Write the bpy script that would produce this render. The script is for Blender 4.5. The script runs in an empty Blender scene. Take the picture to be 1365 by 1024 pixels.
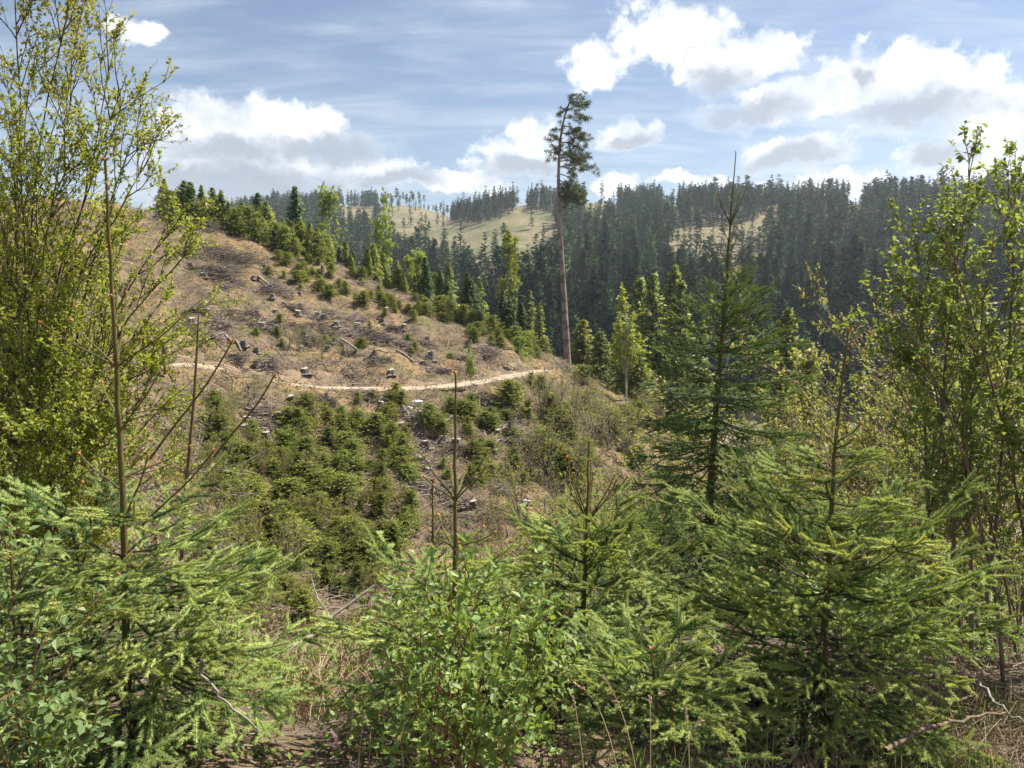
import bpy, math, random
import numpy as np
from mathutils import Matrix, Vector, Quaternion

sc = bpy.context.scene
col = sc.collection
RAD = math.radians

# ------------------------------------------------------------------ camera
PITCH = RAD(7.0)
FPX = 1024.0                      # focal length in photo pixels (1365 wide)
CP, SP = math.cos(PITCH), math.sin(PITCH)
cam_d = bpy.data.cameras.new('camera')
cam_d.sensor_width = 36.0
cam_d.lens = 36.0 * FPX / 1365.0
cam_d.clip_start = 0.05
cam_d.clip_end = 6000
cam = bpy.data.objects.new('camera', cam_d)
cam.location = (0, 0, 0)
cam.rotation_euler = (math.pi / 2 - PITCH, 0, 0)
col.objects.link(cam)
sc.camera = cam

def tz(v):                        # height per metre of depth for photo row v
    k = (512.0 - v) / FPX
    return (k * CP - SP) / (CP + k * SP)
def tx(u, v):
    return (u - 682.5) / FPX * (CP - tz(v) * SP)
def px(u, v, Y):                  # photo pixel at depth Y -> world point
    return np.array([tx(u, v) * Y, Y, tz(v) * Y])
def to_px(P):
    P = np.asarray(P, float)
    f = P[..., 1] * CP - P[..., 2] * SP
    up = P[..., 1] * SP + P[..., 2] * CP
    return 682.5 + FPX * P[..., 0] / f, 512.0 - FPX * up / f

# ------------------------------------------------------------------ light
SUN_AZ, SUN_EL = RAD(62), RAD(55)          # azimuth clockwise from +Y (the view direction)
sun_d = bpy.data.lights.new('sun', 'SUN')
sun_d.energy = 5.0
sun_d.angle = RAD(0.53)
sun_d.color = (1.0, 0.94, 0.84)
sun = bpy.data.objects.new('sun', sun_d)
sv = Vector((math.sin(SUN_AZ) * math.cos(SUN_EL), math.cos(SUN_AZ) * math.cos(SUN_EL), math.sin(SUN_EL)))
sun.rotation_euler = sv.to_track_quat('Z', 'Y').to_euler()
col.objects.link(sun)

w = bpy.data.worlds.new('World')
sc.world = w
w.use_nodes = True
nt = w.node_tree
for n in list(nt.nodes):
    nt.nodes.remove(n)
def N(tree, typ, **kw):
    n = tree.nodes.new(typ)
    for k, v in kw.items():
        setattr(n, k, v)
    return n
def L(tree, a, b):
    tree.links.new(a, b)
def math_n(tree, op, a, b=None, c=None, clamp=False):
    n = N(tree, 'ShaderNodeMath', operation=op, use_clamp=clamp)
    for i, x in enumerate((a, b, c)):
        if x is None: continue
        if isinstance(x, (int, float)): n.inputs[i].default_value = x
        else: L(tree, x, n.inputs[i])
    return n.outputs[0]
def vmath(tree, op, a, b=None, c=None):
    n = N(tree, 'ShaderNodeVectorMath', operation=op)
    for i, x in enumerate((a, b, c)):
        if x is None: continue
        if isinstance(x, (tuple, list)): n.inputs[i].default_value = x
        else: L(tree, x, n.inputs[i])
    return n.outputs['Value'] if op in ('LENGTH', 'DISTANCE', 'DOT_PRODUCT') else n.outputs[0]
def smooth(tree, x, a, b, lo=0.0, hi=1.0):
    n = N(tree, 'ShaderNodeMapRange', interpolation_type='SMOOTHSTEP')
    L(tree, x, n.inputs[0])
    for i, val in zip((1, 2, 3, 4), (a, b, lo, hi)):
        n.inputs[i].default_value = val
    return n.outputs[0]
def noise(tree, vec, scale, detail=5.0, rough=0.55, out='Fac', dist=0.0):
    n = N(tree, 'ShaderNodeTexNoise')
    n.inputs['Scale'].default_value = scale
    n.inputs['Detail'].default_value = detail
    n.inputs['Roughness'].default_value = rough
    n.inputs['Distortion'].default_value = dist
    if vec is not None: L(tree, vec, n.inputs['Vector'])
    return n.outputs[out]
def mixc(tree, f, a, b):
    n = N(tree, 'ShaderNodeMix', data_type='RGBA')
    if isinstance(f, (int, float)): n.inputs[0].default_value = f
    else: L(tree, f, n.inputs[0])
    for i, x in ((6, a), (7, b)):
        if isinstance(x, (tuple, list)): n.inputs[i].default_value = (*x[:3], 1)
        else: L(tree, x, n.inputs[i])
    return n.outputs[2]

sky = N(nt, 'ShaderNodeTexSky', sky_type='NISHITA')
sky.sun_disc = False
sky.sun_elevation = SUN_EL
sky.sun_rotation = SUN_AZ
sky.altitude = 500
sky.air_density = 1.0
sky.dust_density = 0.6
sky.ozone_density = 2.0
bg_sky = N(nt, 'ShaderNodeBackground'); bg_sky.inputs[1].default_value = 0.050
L(nt, sky.outputs[0], bg_sky.inputs[0])
tc = N(nt, 'ShaderNodeTexCoord').outputs['Generated']
sep = N(nt, 'ShaderNodeSeparateXYZ'); L(nt, tc, sep.inputs[0])
az = math_n(nt, 'ARCTAN2', sep.outputs[0], sep.outputs[1])
el = math_n(nt, 'ARCSINE', sep.outputs[2])
comb = N(nt, 'ShaderNodeCombineXYZ'); L(nt, az, comb.inputs[0]); L(nt, el, comb.inputs[1])
p0 = comb.outputs[0]
# soft turbulence that frays the cumulus outlines
def warped(p, scale, amt):
    c = noise(nt, p, scale, 4.0, 0.6, 'Color')
    c = vmath(nt, 'SUBTRACT', c, (0.5, 0.5, 0.5))
    c = vmath(nt, 'MULTIPLY', c, (amt, amt * 0.8, 0))
    return vmath(nt, 'ADD', p, c)
pw = warped(warped(p0, 7.0, 0.085), 26.0, 0.042)
def ang(u, v):
    d = np.array([(u - 682.5) / FPX, CP + (512 - v) / FPX * SP, -SP + (512 - v) / FPX * CP])
    d /= np.linalg.norm(d)
    return math.atan2(d[0], d[1]), math.asin(d[2])
def blobs(lst, p):
    dm = None
    for (u, v, ru, rv) in lst:
        a, e = ang(u, v)
        ia, ie = FPX / ru, FPX / rv
        q = vmath(nt, 'MULTIPLY_ADD', p, (ia, ie, 0), (-a * ia, -e * ie, 0))
        d = vmath(nt, 'LENGTH', q)
        dm = d if dm is None else math_n(nt, 'MINIMUM', dm, d)
    return dm
WHITE = [(895, 42, 82, 40), (980, 78, 84, 36), (1035, 70, 40, 26), (1090, 132, 110, 30), (1190, 112, 90, 42),
         (1265, 132, 80, 42), (1050, 205, 78, 24), (790, 85, 48, 28), (832, 184, 38, 22),
         (290, 172, 85, 34), (385, 178, 80, 34), (330, 222, 140, 34), (480, 232, 100, 20), (600, 246, 90, 13),
         (690, 215, 70, 30), (700, 174, 44, 18), (815, 250, 46, 13), (915, 243, 60, 8), (1130, 246, 90, 12),
         (183, 30, 34, 18), (1255, 212, 50, 18), (1340, 235, 110, 20), (1345, 165, 60, 50)]
GREY = [(968, 100, 46, 17), (1005, 150, 72, 11), (1215, 155, 88, 17), (1055, 212, 66, 14), (1255, 212, 38, 13),
        (1148, 104, 16, 8), (834, 192, 30, 9), (700, 228, 60, 12), (330, 245, 150, 22), (305, 206, 75, 13), (430, 203, 75, 13), (520, 240, 70, 10)]
dw = blobs(WHITE, pw)
dg = blobs([(a, b, c * 1.12, d * 1.3) for a, b, c, d in GREY], pw)
nfine = noise(nt, p0, 34.0, 6.0, 0.62)
a_w = smooth(nt, math_n(nt, 'ADD', dw, math_n(nt, 'MULTIPLY', math_n(nt, 'SUBTRACT', nfine, 0.5), 1.9)), 1.12, 0.60)
a_g = smooth(nt, math_n(nt, 'ADD', dg, math_n(nt, 'MULTIPLY', math_n(nt, 'SUBTRACT', nfine, 0.5), 1.2)), 1.35, 0.35, 0.0, 0.9)
# the same broken cumulus over the rest of the sky
zc = math_n(nt, 'MAXIMUM', sep.outputs[2], 0.04)
inv = math_n(nt, 'DIVIDE', 1.0, math_n(nt, 'ADD', zc, 0.12))
pp = vmath(nt, 'MULTIPLY', tc, (1, 1, 0))
sc_n = N(nt, 'ShaderNodeVectorMath', operation='SCALE'); L(nt, pp, sc_n.inputs[0]); L(nt, inv, sc_n.inputs[3])
plane = sc_n.outputs[0]
gen = smooth(nt, noise(nt, plane, 1.6, 7.0, 0.55), 0.52, 0.64)
away = smooth(nt, math_n(nt, 'ABSOLUTE', az), 0.72, 1.0)
high = smooth(nt, el, 0.40, 0.55)
gen = math_n(nt, 'MULTIPLY', gen, math_n(nt, 'MAXIMUM', away, high))
a_c = math_n(nt, 'MAXIMUM', a_w, gen)
# thin cirrus streaks
mp = N(nt, 'ShaderNodeMapping'); mp.inputs['Rotation'].default_value = (0, 0, RAD(-32)); mp.inputs['Scale'].default_value = (0.8, 2.6, 1)
L(nt, plane, mp.inputs[0])
cir = noise(nt, mp.outputs[0], 1.9, 8.0, 0.62, dist=0.5)
cir2 = noise(nt, plane, 0.9, 3.0, 0.5)
cir = smooth(nt, math_n(nt, 'ADD', cir, math_n(nt, 'MULTIPLY', math_n(nt, 'SUBTRACT', cir2, 0.5), 0.5)), 0.34, 0.82, 0.0, 0.50)
bg_cir = N(nt, 'ShaderNodeBackground'); bg_cir.inputs[0].default_value = (0.86, 0.91, 1.0, 1); bg_cir.inputs[1].default_value = 0.45
bg_cl = N(nt, 'ShaderNodeBackground'); bg_cl.inputs[1].default_value = 0.55
body = smooth(nt, noise(nt, p0, 16.0, 6.0, 0.6), 0.35, 0.65)
ccol = mixc(nt, body, (0.62, 0.68, 0.77), (1.05, 1.05, 1.04))
ccol = mixc(nt, a_g, ccol, (0.33, 0.38, 0.46))
L(nt, ccol, bg_cl.inputs[0])
m1 = N(nt, 'ShaderNodeMixShader'); L(nt, cir, m1.inputs[0]); L(nt, bg_sky.outputs[0], m1.inputs[1]); L(nt, bg_cir.outputs[0], m1.inputs[2])
m2 = N(nt, 'ShaderNodeMixShader'); L(nt, math_n(nt, 'MAXIMUM', a_c, math_n(nt, 'MULTIPLY', a_g, 0.8)), m2.inputs[0]); L(nt, m1.outputs[0], m2.inputs[1]); L(nt, bg_cl.outputs[0], m2.inputs[2])
wo = N(nt, 'ShaderNodeOutputWorld'); L(nt, m2.outputs[0], wo.inputs[0])

vs = sc.view_settings
sc.display_settings.display_device = 'sRGB'
vs.view_transform = 'Standard'; vs.look = 'None'; vs.gamma = 1.0; vs.use_curve_mapping = False
vs.exposure = 1.22
sc.render.engine = 'CYCLES'
sc.cycles.max_bounces = 6
sc.cycles.diffuse_bounces = 3
sc.cycles.transmission_bounces = 4
sc.cycles.volume_bounces = 0
sc.cycles.caustics_reflective = False
sc.cycles.caustics_refractive = False
sc.cycles.sample_clamp_indirect = 4.0

# ------------------------------------------------------------------ helpers
rng = np.random.default_rng(7)
HAZE = 0.00017

def make_mesh(name, V, F, mats, mi=None, smooth_f=False, attr=None, nrm=None):
    """V (n,3); F (m,3) or (m,4); mats list; mi material index per face; attr dict name->per-vertex float"""
    me = bpy.data.meshes.new(name)
    V = np.ascontiguousarray(V, dtype=np.float32); F = np.ascontiguousarray(F, dtype=np.int32)
    k = F.shape[1]; m = len(F)
    me.vertices.add(len(V)); me.vertices.foreach_set('co', V.ravel())
    me.loops.add(m * k); me.loops.foreach_set('vertex_index', F.ravel())
    me.polygons.add(m)
    me.polygons.foreach_set('loop_start', np.arange(0, m * k, k, dtype=np.int32))
    me.polygons.foreach_set('loop_total', np.full(m, k, dtype=np.int32))
    if not isinstance(mats, (list, tuple)): mats = [mats]
    for ma in mats: me.materials.append(ma)
    if mi is not None: me.polygons.foreach_set('material_index', np.asarray(mi, dtype=np.int32))
    me.polygons.foreach_set('use_smooth', np.full(m, bool(smooth_f)))
    if attr:
        for an, av in attr.items():
            a = me.attributes.new(an, 'FLOAT', 'POINT'); a.data.foreach_set('value', np.asarray(av, dtype=np.float32))
    me.update(calc_edges=True)
    if nrm is not None:
        me.polygons.foreach_set('use_smooth', np.full(m, True))
        me.normals_split_custom_set_from_vertices(nrm.tolist())
    return me

class MB:
    """collects triangle/quad soup (quads are split) with material index and a per-vertex 'young' value"""
    def __init__(s): s.V = []; s.F = []; s.M = []; s.A = []; s.N = []; s.n = 0; s.has_n = False
    def add(s, V, F, mi=0, a=0.0, nrm=None):
        V = np.asarray(V, float).reshape(-1, 3); F = np.asarray(F, int)
        if len(V) == 0 or len(F) == 0: return
        if F.shape[1] == 4: F = np.concatenate([F[:, [0, 1, 2]], F[:, [0, 2, 3]]])
        s.V.append(V); s.F.append(F + s.n); s.M.append(np.full(len(F), mi)); s.n += len(V)
        s.A.append(np.broadcast_to(np.asarray(a, float), (len(V),)).copy())
        if nrm is not None:      # crown-shaped normals: turn faces to agree with them
            s.has_n = True; nrm = np.asarray(nrm, float).reshape(-1, 3)
            G = np.cross(V[F[:, 1]] - V[F[:, 0]], V[F[:, 2]] - V[F[:, 0]])
            bad = (G * nrm[F[:, 0]]).sum(1) < 0
            s.F[-1][bad] = s.F[-1][bad][:, ::-1]
        s.N.append(nrm if nrm is not None else np.zeros((len(V), 3)))
    def mesh(s, name, mats, smooth_f=False):
        return make_mesh(name, np.concatenate(s.V), np.concatenate(s.F), mats, np.concatenate(s.M), smooth_f,
                         {'young': np.concatenate(s.A)}, np.concatenate(s.N) if s.has_n else None)
    def tris(s): return sum(len(f) for f in s.F)

def link(name, me, parent=None, loc=None):
    o = bpy.data.objects.new(name, me)
    col.objects.link(o)
    if parent is not None: o.parent = parent
    if loc is not None: o.location = Vector(loc)
    return o
def tag(o, label=None, cat=None, group=None, kind=None):
    if label: o['label'] = label
    if cat: o['category'] = cat
    if group: o['group'] = group
    if kind: o['kind'] = kind
    return o
def thing(name, loc, label, cat, group=None):
    o = bpy.data.objects.new(name, None)
    o.empty_display_size = 0.1
    o.location = Vector(loc)
    col.objects.link(o)
    return tag(o, label, cat, group)

def unit(a): return a / np.maximum(np.linalg.norm(a, axis=-1, keepdims=True), 1e-9)

def tubes(P, R, sides=4):
    """P (m,n,3) polylines, R (m,n) radii -> V, F(quads)"""
    P = np.asarray(P, float)
    if P.ndim == 2: P = P[None]
    m, n, _ = P.shape
    R = np.broadcast_to(np.asarray(R, float), (m, n))
    T = np.empty_like(P)
    T[:, 1:-1] = P[:, 2:] - P[:, :-2]; T[:, 0] = P[:, 1] - P[:, 0]; T[:, -1] = P[:, -1] - P[:, -2]
    T = unit(T)
    ref = np.where(np.abs(T[..., 2:3]) > 0.9, np.array([1., 0, 0]), np.array([0, 0, 1.]))
    A = unit(np.cross(T, ref)); B = np.cross(T, A)
    th = np.arange(sides) / sides * 2 * np.pi
    V = P[:, :, None] + R[:, :, None, None] * (A[:, :, None] * np.cos(th)[:, None] + B[:, :, None] * np.sin(th)[:, None])
    idx = np.arange(m * n * sides).reshape(m, n, sides)
    nx = np.roll(idx, -1, axis=2)
    F = np.stack([idx[:, :-1], nx[:, :-1], nx[:, 1:], idx[:, 1:]], -1).reshape(-1, 4)
    return V.reshape(-1, 3), F

def place(tmplV, tmplF, pos, X, Y, Z, s):
    """copies of a template at pos (m,3) with axes X,Y,Z (m,3) and scale s (m,)"""
    m = len(pos); k = len(tmplV)
    V = pos[:, None] + s[:, None, None] * (tmplV[None, :, 0:1] * X[:, None] + tmplV[None, :, 1:2] * Y[:, None] + tmplV[None, :, 2:3] * Z[:, None])
    F = tmplF[None] + (np.arange(m) * k)[:, None, None]
    return V.reshape(-1, 3), F.reshape(-1, tmplF.shape[1])

def frames(d, r, roll=None):
    """x along d, z roughly up with random tilt"""
    d = unit(d)
    up = np.array([0, 0, 1.0]) + 0.9 * r.normal(size=d.shape) * (1.0 if roll is None else roll)
    y = unit(np.cross(up, d)); z = np.cross(d, y)
    return d, y, z

LEAF_OVAL = (np.array([[0, 0, 0], [.28, .24, .05], [.28, -.24, .05], [.62, .27, .03], [.62, -.27, .03], [1, 0, -.10], [.3, 0, -.03], [.62, 0, -.05]], float),
             np.array([[0, 6, 1], [0, 2, 6], [1, 6, 7], [1, 7, 3], [2, 7, 6], [2, 4, 7], [3, 7, 5], [4, 5, 7]]))
LEAF_SIMPLE = (np.array([[0, 0, 0], [.5, .30, .05], [1, 0, -.05], [.5, -.30, .05]], float), np.array([[0, 2, 1], [0, 3, 2]]))

# value noise in numpy (for terrain)
_perm = np.random.default_rng(3).random((256, 256))
def vnoise(x, y):
    xi = np.floor(x).astype(int); yi = np.floor(y).astype(int)
    fx = x - xi; fy = y - yi
    fx = fx * fx * (3 - 2 * fx); fy = fy * fy * (3 - 2 * fy)
    g = lambda a, b: _perm[a & 255, b & 255]
    return (g(xi, yi) * (1 - fx) + g(xi + 1, yi) * fx) * (1 - fy) + (g(xi, yi + 1) * (1 - fx) + g(xi + 1, yi + 1) * fx) * fy
def fbm(x, y, o=4):
    s = 0; a = 0.5
    for i in range(o):
        s = s + a * (vnoise(x * 2 ** i + 17.3 * i, y * 2 ** i - 9.1 * i) - 0.5); a *= 0.5
    return s

# ------------------------------------------------------------------ materials
def new_mat(name):
    m = bpy.data.materials.new(name); m.use_nodes = True
    t = m.node_tree
    for n in list(t.nodes): t.nodes.remove(n)
    out = N(t, 'ShaderNodeOutputMaterial')
    return m, t, out
def leaf_mat(name, a, b, young=None, trans=0.38, rough=0.5, spec=0.35, patch=None):
    """foliage: every leaf its own shade between a and b, young growth towards `young`"""
    m, t, out = new_mat(name)
    geo = N(t, 'ShaderNodeNewGeometry'); oi = N(t, 'ShaderNodeObjectInfo')
    c = mixc(t, geo.outputs['Random Per Island'], a, b)
    if patch is not None:
        pos = N(t, 'ShaderNodeTexCoord').outputs['Object']
        c = mixc(t, smooth(t, noise(t, pos, patch[0], 3.0), 0.45, 0.62, 0, patch[2]), c, patch[1])
    if young is not None:
        at = N(t, 'ShaderNodeAttribute', attribute_name='young')
        c = mixc(t, at.outputs['Fac'], c, young)
    hsv = N(t, 'ShaderNodeHueSaturation')
    rh = math_n(t, 'MULTIPLY_ADD', oi.outputs['Random'], 0.026, 0.487)
    rv = math_n(t, 'MULTIPLY_ADD', math_n(t, 'FRACT', math_n(t, 'MULTIPLY', oi.outputs['Random'], 7.31)), 0.42, 0.79)
    L(t, rh, hsv.inputs['Hue']); L(t, rv, hsv.inputs['Value']); L(t, c, hsv.inputs['Color'])
    c = hsv.outputs[0]
    pb = N(t, 'ShaderNodeBsdfPrincipled'); L(t, c, pb.inputs['Base Color'])
    pb.inputs['Roughness'].default_value = rough
    pb.inputs['Specular IOR Level'].default_value = spec
    tr = N(t, 'ShaderNodeBsdfTranslucent')
    tcx = vmath(t, 'MULTIPLY', c, (1.25, 1.15, 0.55)); L(t, tcx, tr.inputs[0])
    mx = N(t, 'ShaderNodeMixShader'); mx.inputs[0].default_value = trans
    L(t, pb.outputs[0], mx.inputs[1]); L(t, tr.outputs[0], mx.inputs[2]); L(t, mx.outputs[0], out.inputs[0])
    return m
def bark_mat(name, a, b, scale=30.0, c=None, stretch=(1, 1, 0.25), rough=0.85, bump=0.3):
    m, t, out = new_mat(name)
    pos = N(t, 'ShaderNodeTexCoord').outputs['Object']
    pm = vmath(t, 'MULTIPLY', pos, stretch)
    f = smooth(t, noise(t, pm, scale, 5.0, 0.65), 0.35, 0.65)
    cc = mixc(t, f, a, b)
    if c is not None:
        cc = mixc(t, smooth(t, noise(t, pos, scale * 0.3, 4.0), 0.5, 0.62), cc, c)
    pb = N(t, 'ShaderNodeBsdfPrincipled'); L(t, cc, pb.inputs['Base Color'])
    pb.inputs['Roughness'].default_value = rough
    pb.inputs['Specular IOR Level'].default_value = 0.2
    bp = N(t, 'ShaderNodeBump'); bp.inputs['Strength'].default_value = bump; bp.inputs['Distance'].default_value = 0.01
    L(t, f, bp.inputs['Height']); L(t, bp.outputs[0], pb.inputs['Normal'])
    L(t, pb.outputs[0], out.inputs[0])
    return m
M = {}
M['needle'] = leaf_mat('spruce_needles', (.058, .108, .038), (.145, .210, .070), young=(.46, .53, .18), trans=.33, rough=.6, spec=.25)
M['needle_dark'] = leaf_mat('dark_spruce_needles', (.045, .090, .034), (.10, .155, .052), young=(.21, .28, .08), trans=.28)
M['needle_mid'] = leaf_mat('young_spruce_needles', (.125, .170, .034), (.245, .30, .060), young=(.40, .43, .085), trans=.38)
M['needle_far'] = leaf_mat('forest_needles', (.018, .044, .022), (.032, .064, .028), young=(.085, .120, .046), trans=.12, spec=.04, rough=.8)
M['needle_pine'] = leaf_mat('pine_needles', (.055, .090, .040), (.11, .145, .065), trans=.25)
M['leaf_yellow'] = leaf_mat('yellow_green_leaves', (.25, .30, .040), (.40, .44, .075), young=(.33, .28, .12), trans=.5)
M['leaf_hazel'] = leaf_mat('hazel_leaves', (.13, .18, .050), (.25, .30, .088), young=(.36, .40, .11), trans=.48, spec=.3)
M['leaf_bush'] = leaf_mat('bush_leaves', (.10, .170, .036), (.20, .285, .065), young=(.29, .34, .075), trans=.45, spec=.5)
M['leaf_elder'] = leaf_mat('elder_leaves', (.11, .175, .050), (.20, .28, .085), trans=.4, spec=.5)
M['leaf_wiry'] = leaf_mat('small_shrub_leaves', (.19, .235, .060), (.31, .35, .105), young=(.31, .27, .13), trans=.48)
M['leaf_birch'] = leaf_mat('birch_leaves', (.17, .23, .045), (.28, .34, .075), trans=.45)
M['leaf_purple'] = leaf_mat('bramble_leaves', (.055, .030, .035), (.10, .055, .050), trans=.15, spec=.4)
M['bark_shoot'] = bark_mat('spruce_shoot_bark', (.150, .100, .036), (.085, .070, .026), 60, (.085, .100, .032))
M['bark_twig'] = bark_mat('twig_bark', (.095, .065, .040), (.055, .042, .030), 60)
M['bark_stem'] = bark_mat('shrub_bark', (.22, .150, .092), (.11, .085, .06), 30)
M['bark_dark'] = bark_mat('dark_shrub_bark', (.060, .048, .038), (.105, .085, .065), 25)
M['bark_red'] = bark_mat('reddish_stem_bark', (.20, .105, .060), (.10, .06, .04), 40)
M['bark_pine'] = bark_mat('pine_bark', (.19, .125, .095), (.33, .27, .235), 3.0, (.12, .085, .065), (1, 1, .35), bump=.6)
M['bark_birch'] = bark_mat('pale_birch_bark', (.45, .43, .38), (.22, .20, .17), 6.0, stretch=(.3, .3, 1.5))
M['dead_wood'] = bark_mat('dead_grey_wood', (.30, .265, .225), (.17, .145, .12), 20)
M['slash'] = bark_mat('brushwood_bark', (.17, .130, .105), (.26, .215, .185), 8.0)
M['slash_dark'] = bark_mat('dark_brushwood', (.085, .066, .056), (.15, .12, .10), 8.0)
M['stump_bark'] = bark_mat('stump_bark', (.105, .085, .07), (.20, .175, .15), 7.0, (.065, .052, .042))
M['cut_wood'] = bark_mat('weathered_cut_wood', (.42, .39, .34), (.28, .25, .21), 9.0, stretch=(1, 1, 1))
M['rock'] = bark_mat('pale_rock', (.50, .48, .45), (.33, .31, .28), 4.0, stretch=(1, 1, 1))
M['red_board'] = bark_mat('red_painted_wood', (.40, .10, .055), (.30, .085, .05), 9.0)
M['brown_post'] = bark_mat('brown_post_wood', (.16, .085, .05), (.22, .13, .08), 9.0)
M['bench_wood'] = bark_mat('grey_bench_wood', (.33, .30, .26), (.22, .19, .165), 9.0, stretch=(.2, 1, 1))

def straw_mat(name, a, b, c):
    m, t, out = new_mat(name)
    geo = N(t, 'ShaderNodeNewGeometry')
    cc = mixc(t, geo.outputs['Random Per Island'], a, b)
    pos = N(t, 'ShaderNodeTexCoord').outputs['Object']
    cc = mixc(t, smooth(t, noise(t, pos, 0.35, 4.0, 0.6), 0.48, 0.62), cc, c)
    df = N(t, 'ShaderNodeBsdfDiffuse'); L(t, cc, df.inputs[0])
    tr = N(t, 'ShaderNodeBsdfTranslucent'); L(t, cc, tr.inputs[0])
    mx = N(t, 'ShaderNodeMixShader'); mx.inputs[0].default_value = .25
    L(t, df.outputs[0], mx.inputs[1]); L(t, tr.outputs[0], mx.inputs[2]); L(t, mx.outputs[0], out.inputs[0])
    return m
M['straw'] = straw_mat('dry_grass', (.32, .24, .14), (.48, .39, .25), (.24, .21, .09))
M['green_grass'] = straw_mat('green_grass', (.10, .16, .03), (.18, .24, .06), (.24, .25, .10))
M['heath'] = straw_mat('brown_heath', (.060, .045, .030), (.15, .115, .070), (.13, .13, .045))
M['litter'] = straw_mat('twig_litter', (.17, .125, .095), (.34, .28, .225), (.25, .19, .15))

def ground_mat():
    m, t, out = new_mat('clearing_soil')
    pos = N(t, 'ShaderNodeTexCoord').outputs['Object']
    n1 = noise(t, pos, 0.16, 6.0, 0.6); n2 = noise(t, pos, 0.9, 6.0, 0.65); n3 = noise(t, pos, 5.0, 5.0, 0.7); n4 = noise(t, pos, 0.33, 5.0, 0.6)
    c = mixc(t, smooth(t, n2, .38, .62), (.19, .138, .086), (.120, .094, .070))
    c = mixc(t, smooth(t, n1, .46, .58), c, (.25, .172, .092))
    c = mixc(t, smooth(t, n4, .52, .64, 0, .75), c, (.135, .130, .055))
    c = mixc(t, smooth(t, n3, .52, .70, 0, .7), c, (.070, .050, .037))
    c = mixc(t, smooth(t, n3, .42, .28, 0, .6), c, (.27, .225, .155))
    n5 = noise(t, pos, 2.1, 4.0, 0.7)
    c = mixc(t, smooth(t, n5, .50, .62, 0, .85), c, (.075, .057, .040))
    c = mixc(t, smooth(t, n5, .40, .30, 0, .6), c, (.17, .155, .065))
    pb = N(t, 'ShaderNodeBsdfPrincipled'); L(t, c, pb.inputs['Base Color'])
    pb.inputs['Roughness'].default_value = .95; pb.inputs['Specular IOR Level'].default_value = .1
    bp = N(t, 'ShaderNodeBump'); bp.inputs['Strength'].default_value = .9; bp.inputs['Distance'].default_value = .15
    L(t, math_n(t, 'ADD', n3, n2), bp.inputs['Height']); L(t, bp.outputs[0], pb.inputs['Normal'])
    L(t, pb.outputs[0], out.inputs[0])
    return m
M['ground'] = ground_mat()
def far_mat():
    m, t, out = new_mat('far_slope_turf')
    pos = N(t, 'ShaderNodeTexCoord').outputs['Object']
    n1 = noise(t, pos, 0.022, 6.0, 0.6); n2 = noise(t, pos, 0.11, 6.0, 0.65); n3 = noise(t, pos, .6, 4.0, .7)
    c = mixc(t, smooth(t, n2, .4, .6), (.17, .155, .085), (.23, .185, .125))
    c = mixc(t, smooth(t, n1, .50, .60), c, (.125, .130, .066))
    c = mixc(t, smooth(t, n3, .48, .60, 0, .8), c, (.085, .085, .045))
    pb = N(t, 'ShaderNodeBsdfPrincipled'); L(t, c, pb.inputs['Base Color'])
    pb.inputs['Roughness'].default_value = .95; pb.inputs['Specular IOR Level'].default_value = .05
    L(t, pb.outputs[0], out.inputs[0])
    return m
M['far'] = far_mat()
def trail_mat():
    m, t, out = new_mat('sandy_trail')
    pos = N(t, 'ShaderNodeTexCoord').outputs['Object']
    n2 = noise(t, pos, 1.1, 6.0, 0.65); n3 = noise(t, pos, 7.0, 4.0, .7)
    c = mixc(t, smooth(t, n2, .38, .62), (.36, .30, .225), (.28, .225, .16))
    c = mixc(t, smooth(t, n3, .56, .7, 0, .5), c, (.22, .175, .12))
    pb = N(t, 'ShaderNodeBsdfPrincipled'); L(t, c, pb.inputs['Base Color'])
    pb.inputs['Roughness'].default_value = .95; pb.inputs['Specular IOR Level'].default_value = .1
    bp = N(t, 'ShaderNodeBump'); bp.inputs['Strength'].default_value = .5; bp.inputs['Distance'].default_value = .05
    L(t, n3, bp.inputs['Height']); L(t, bp.outputs[0], pb.inputs['Normal'])
    L(t, pb.outputs[0], out.inputs[0])
    return m
M['trail'] = trail_mat()

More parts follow.
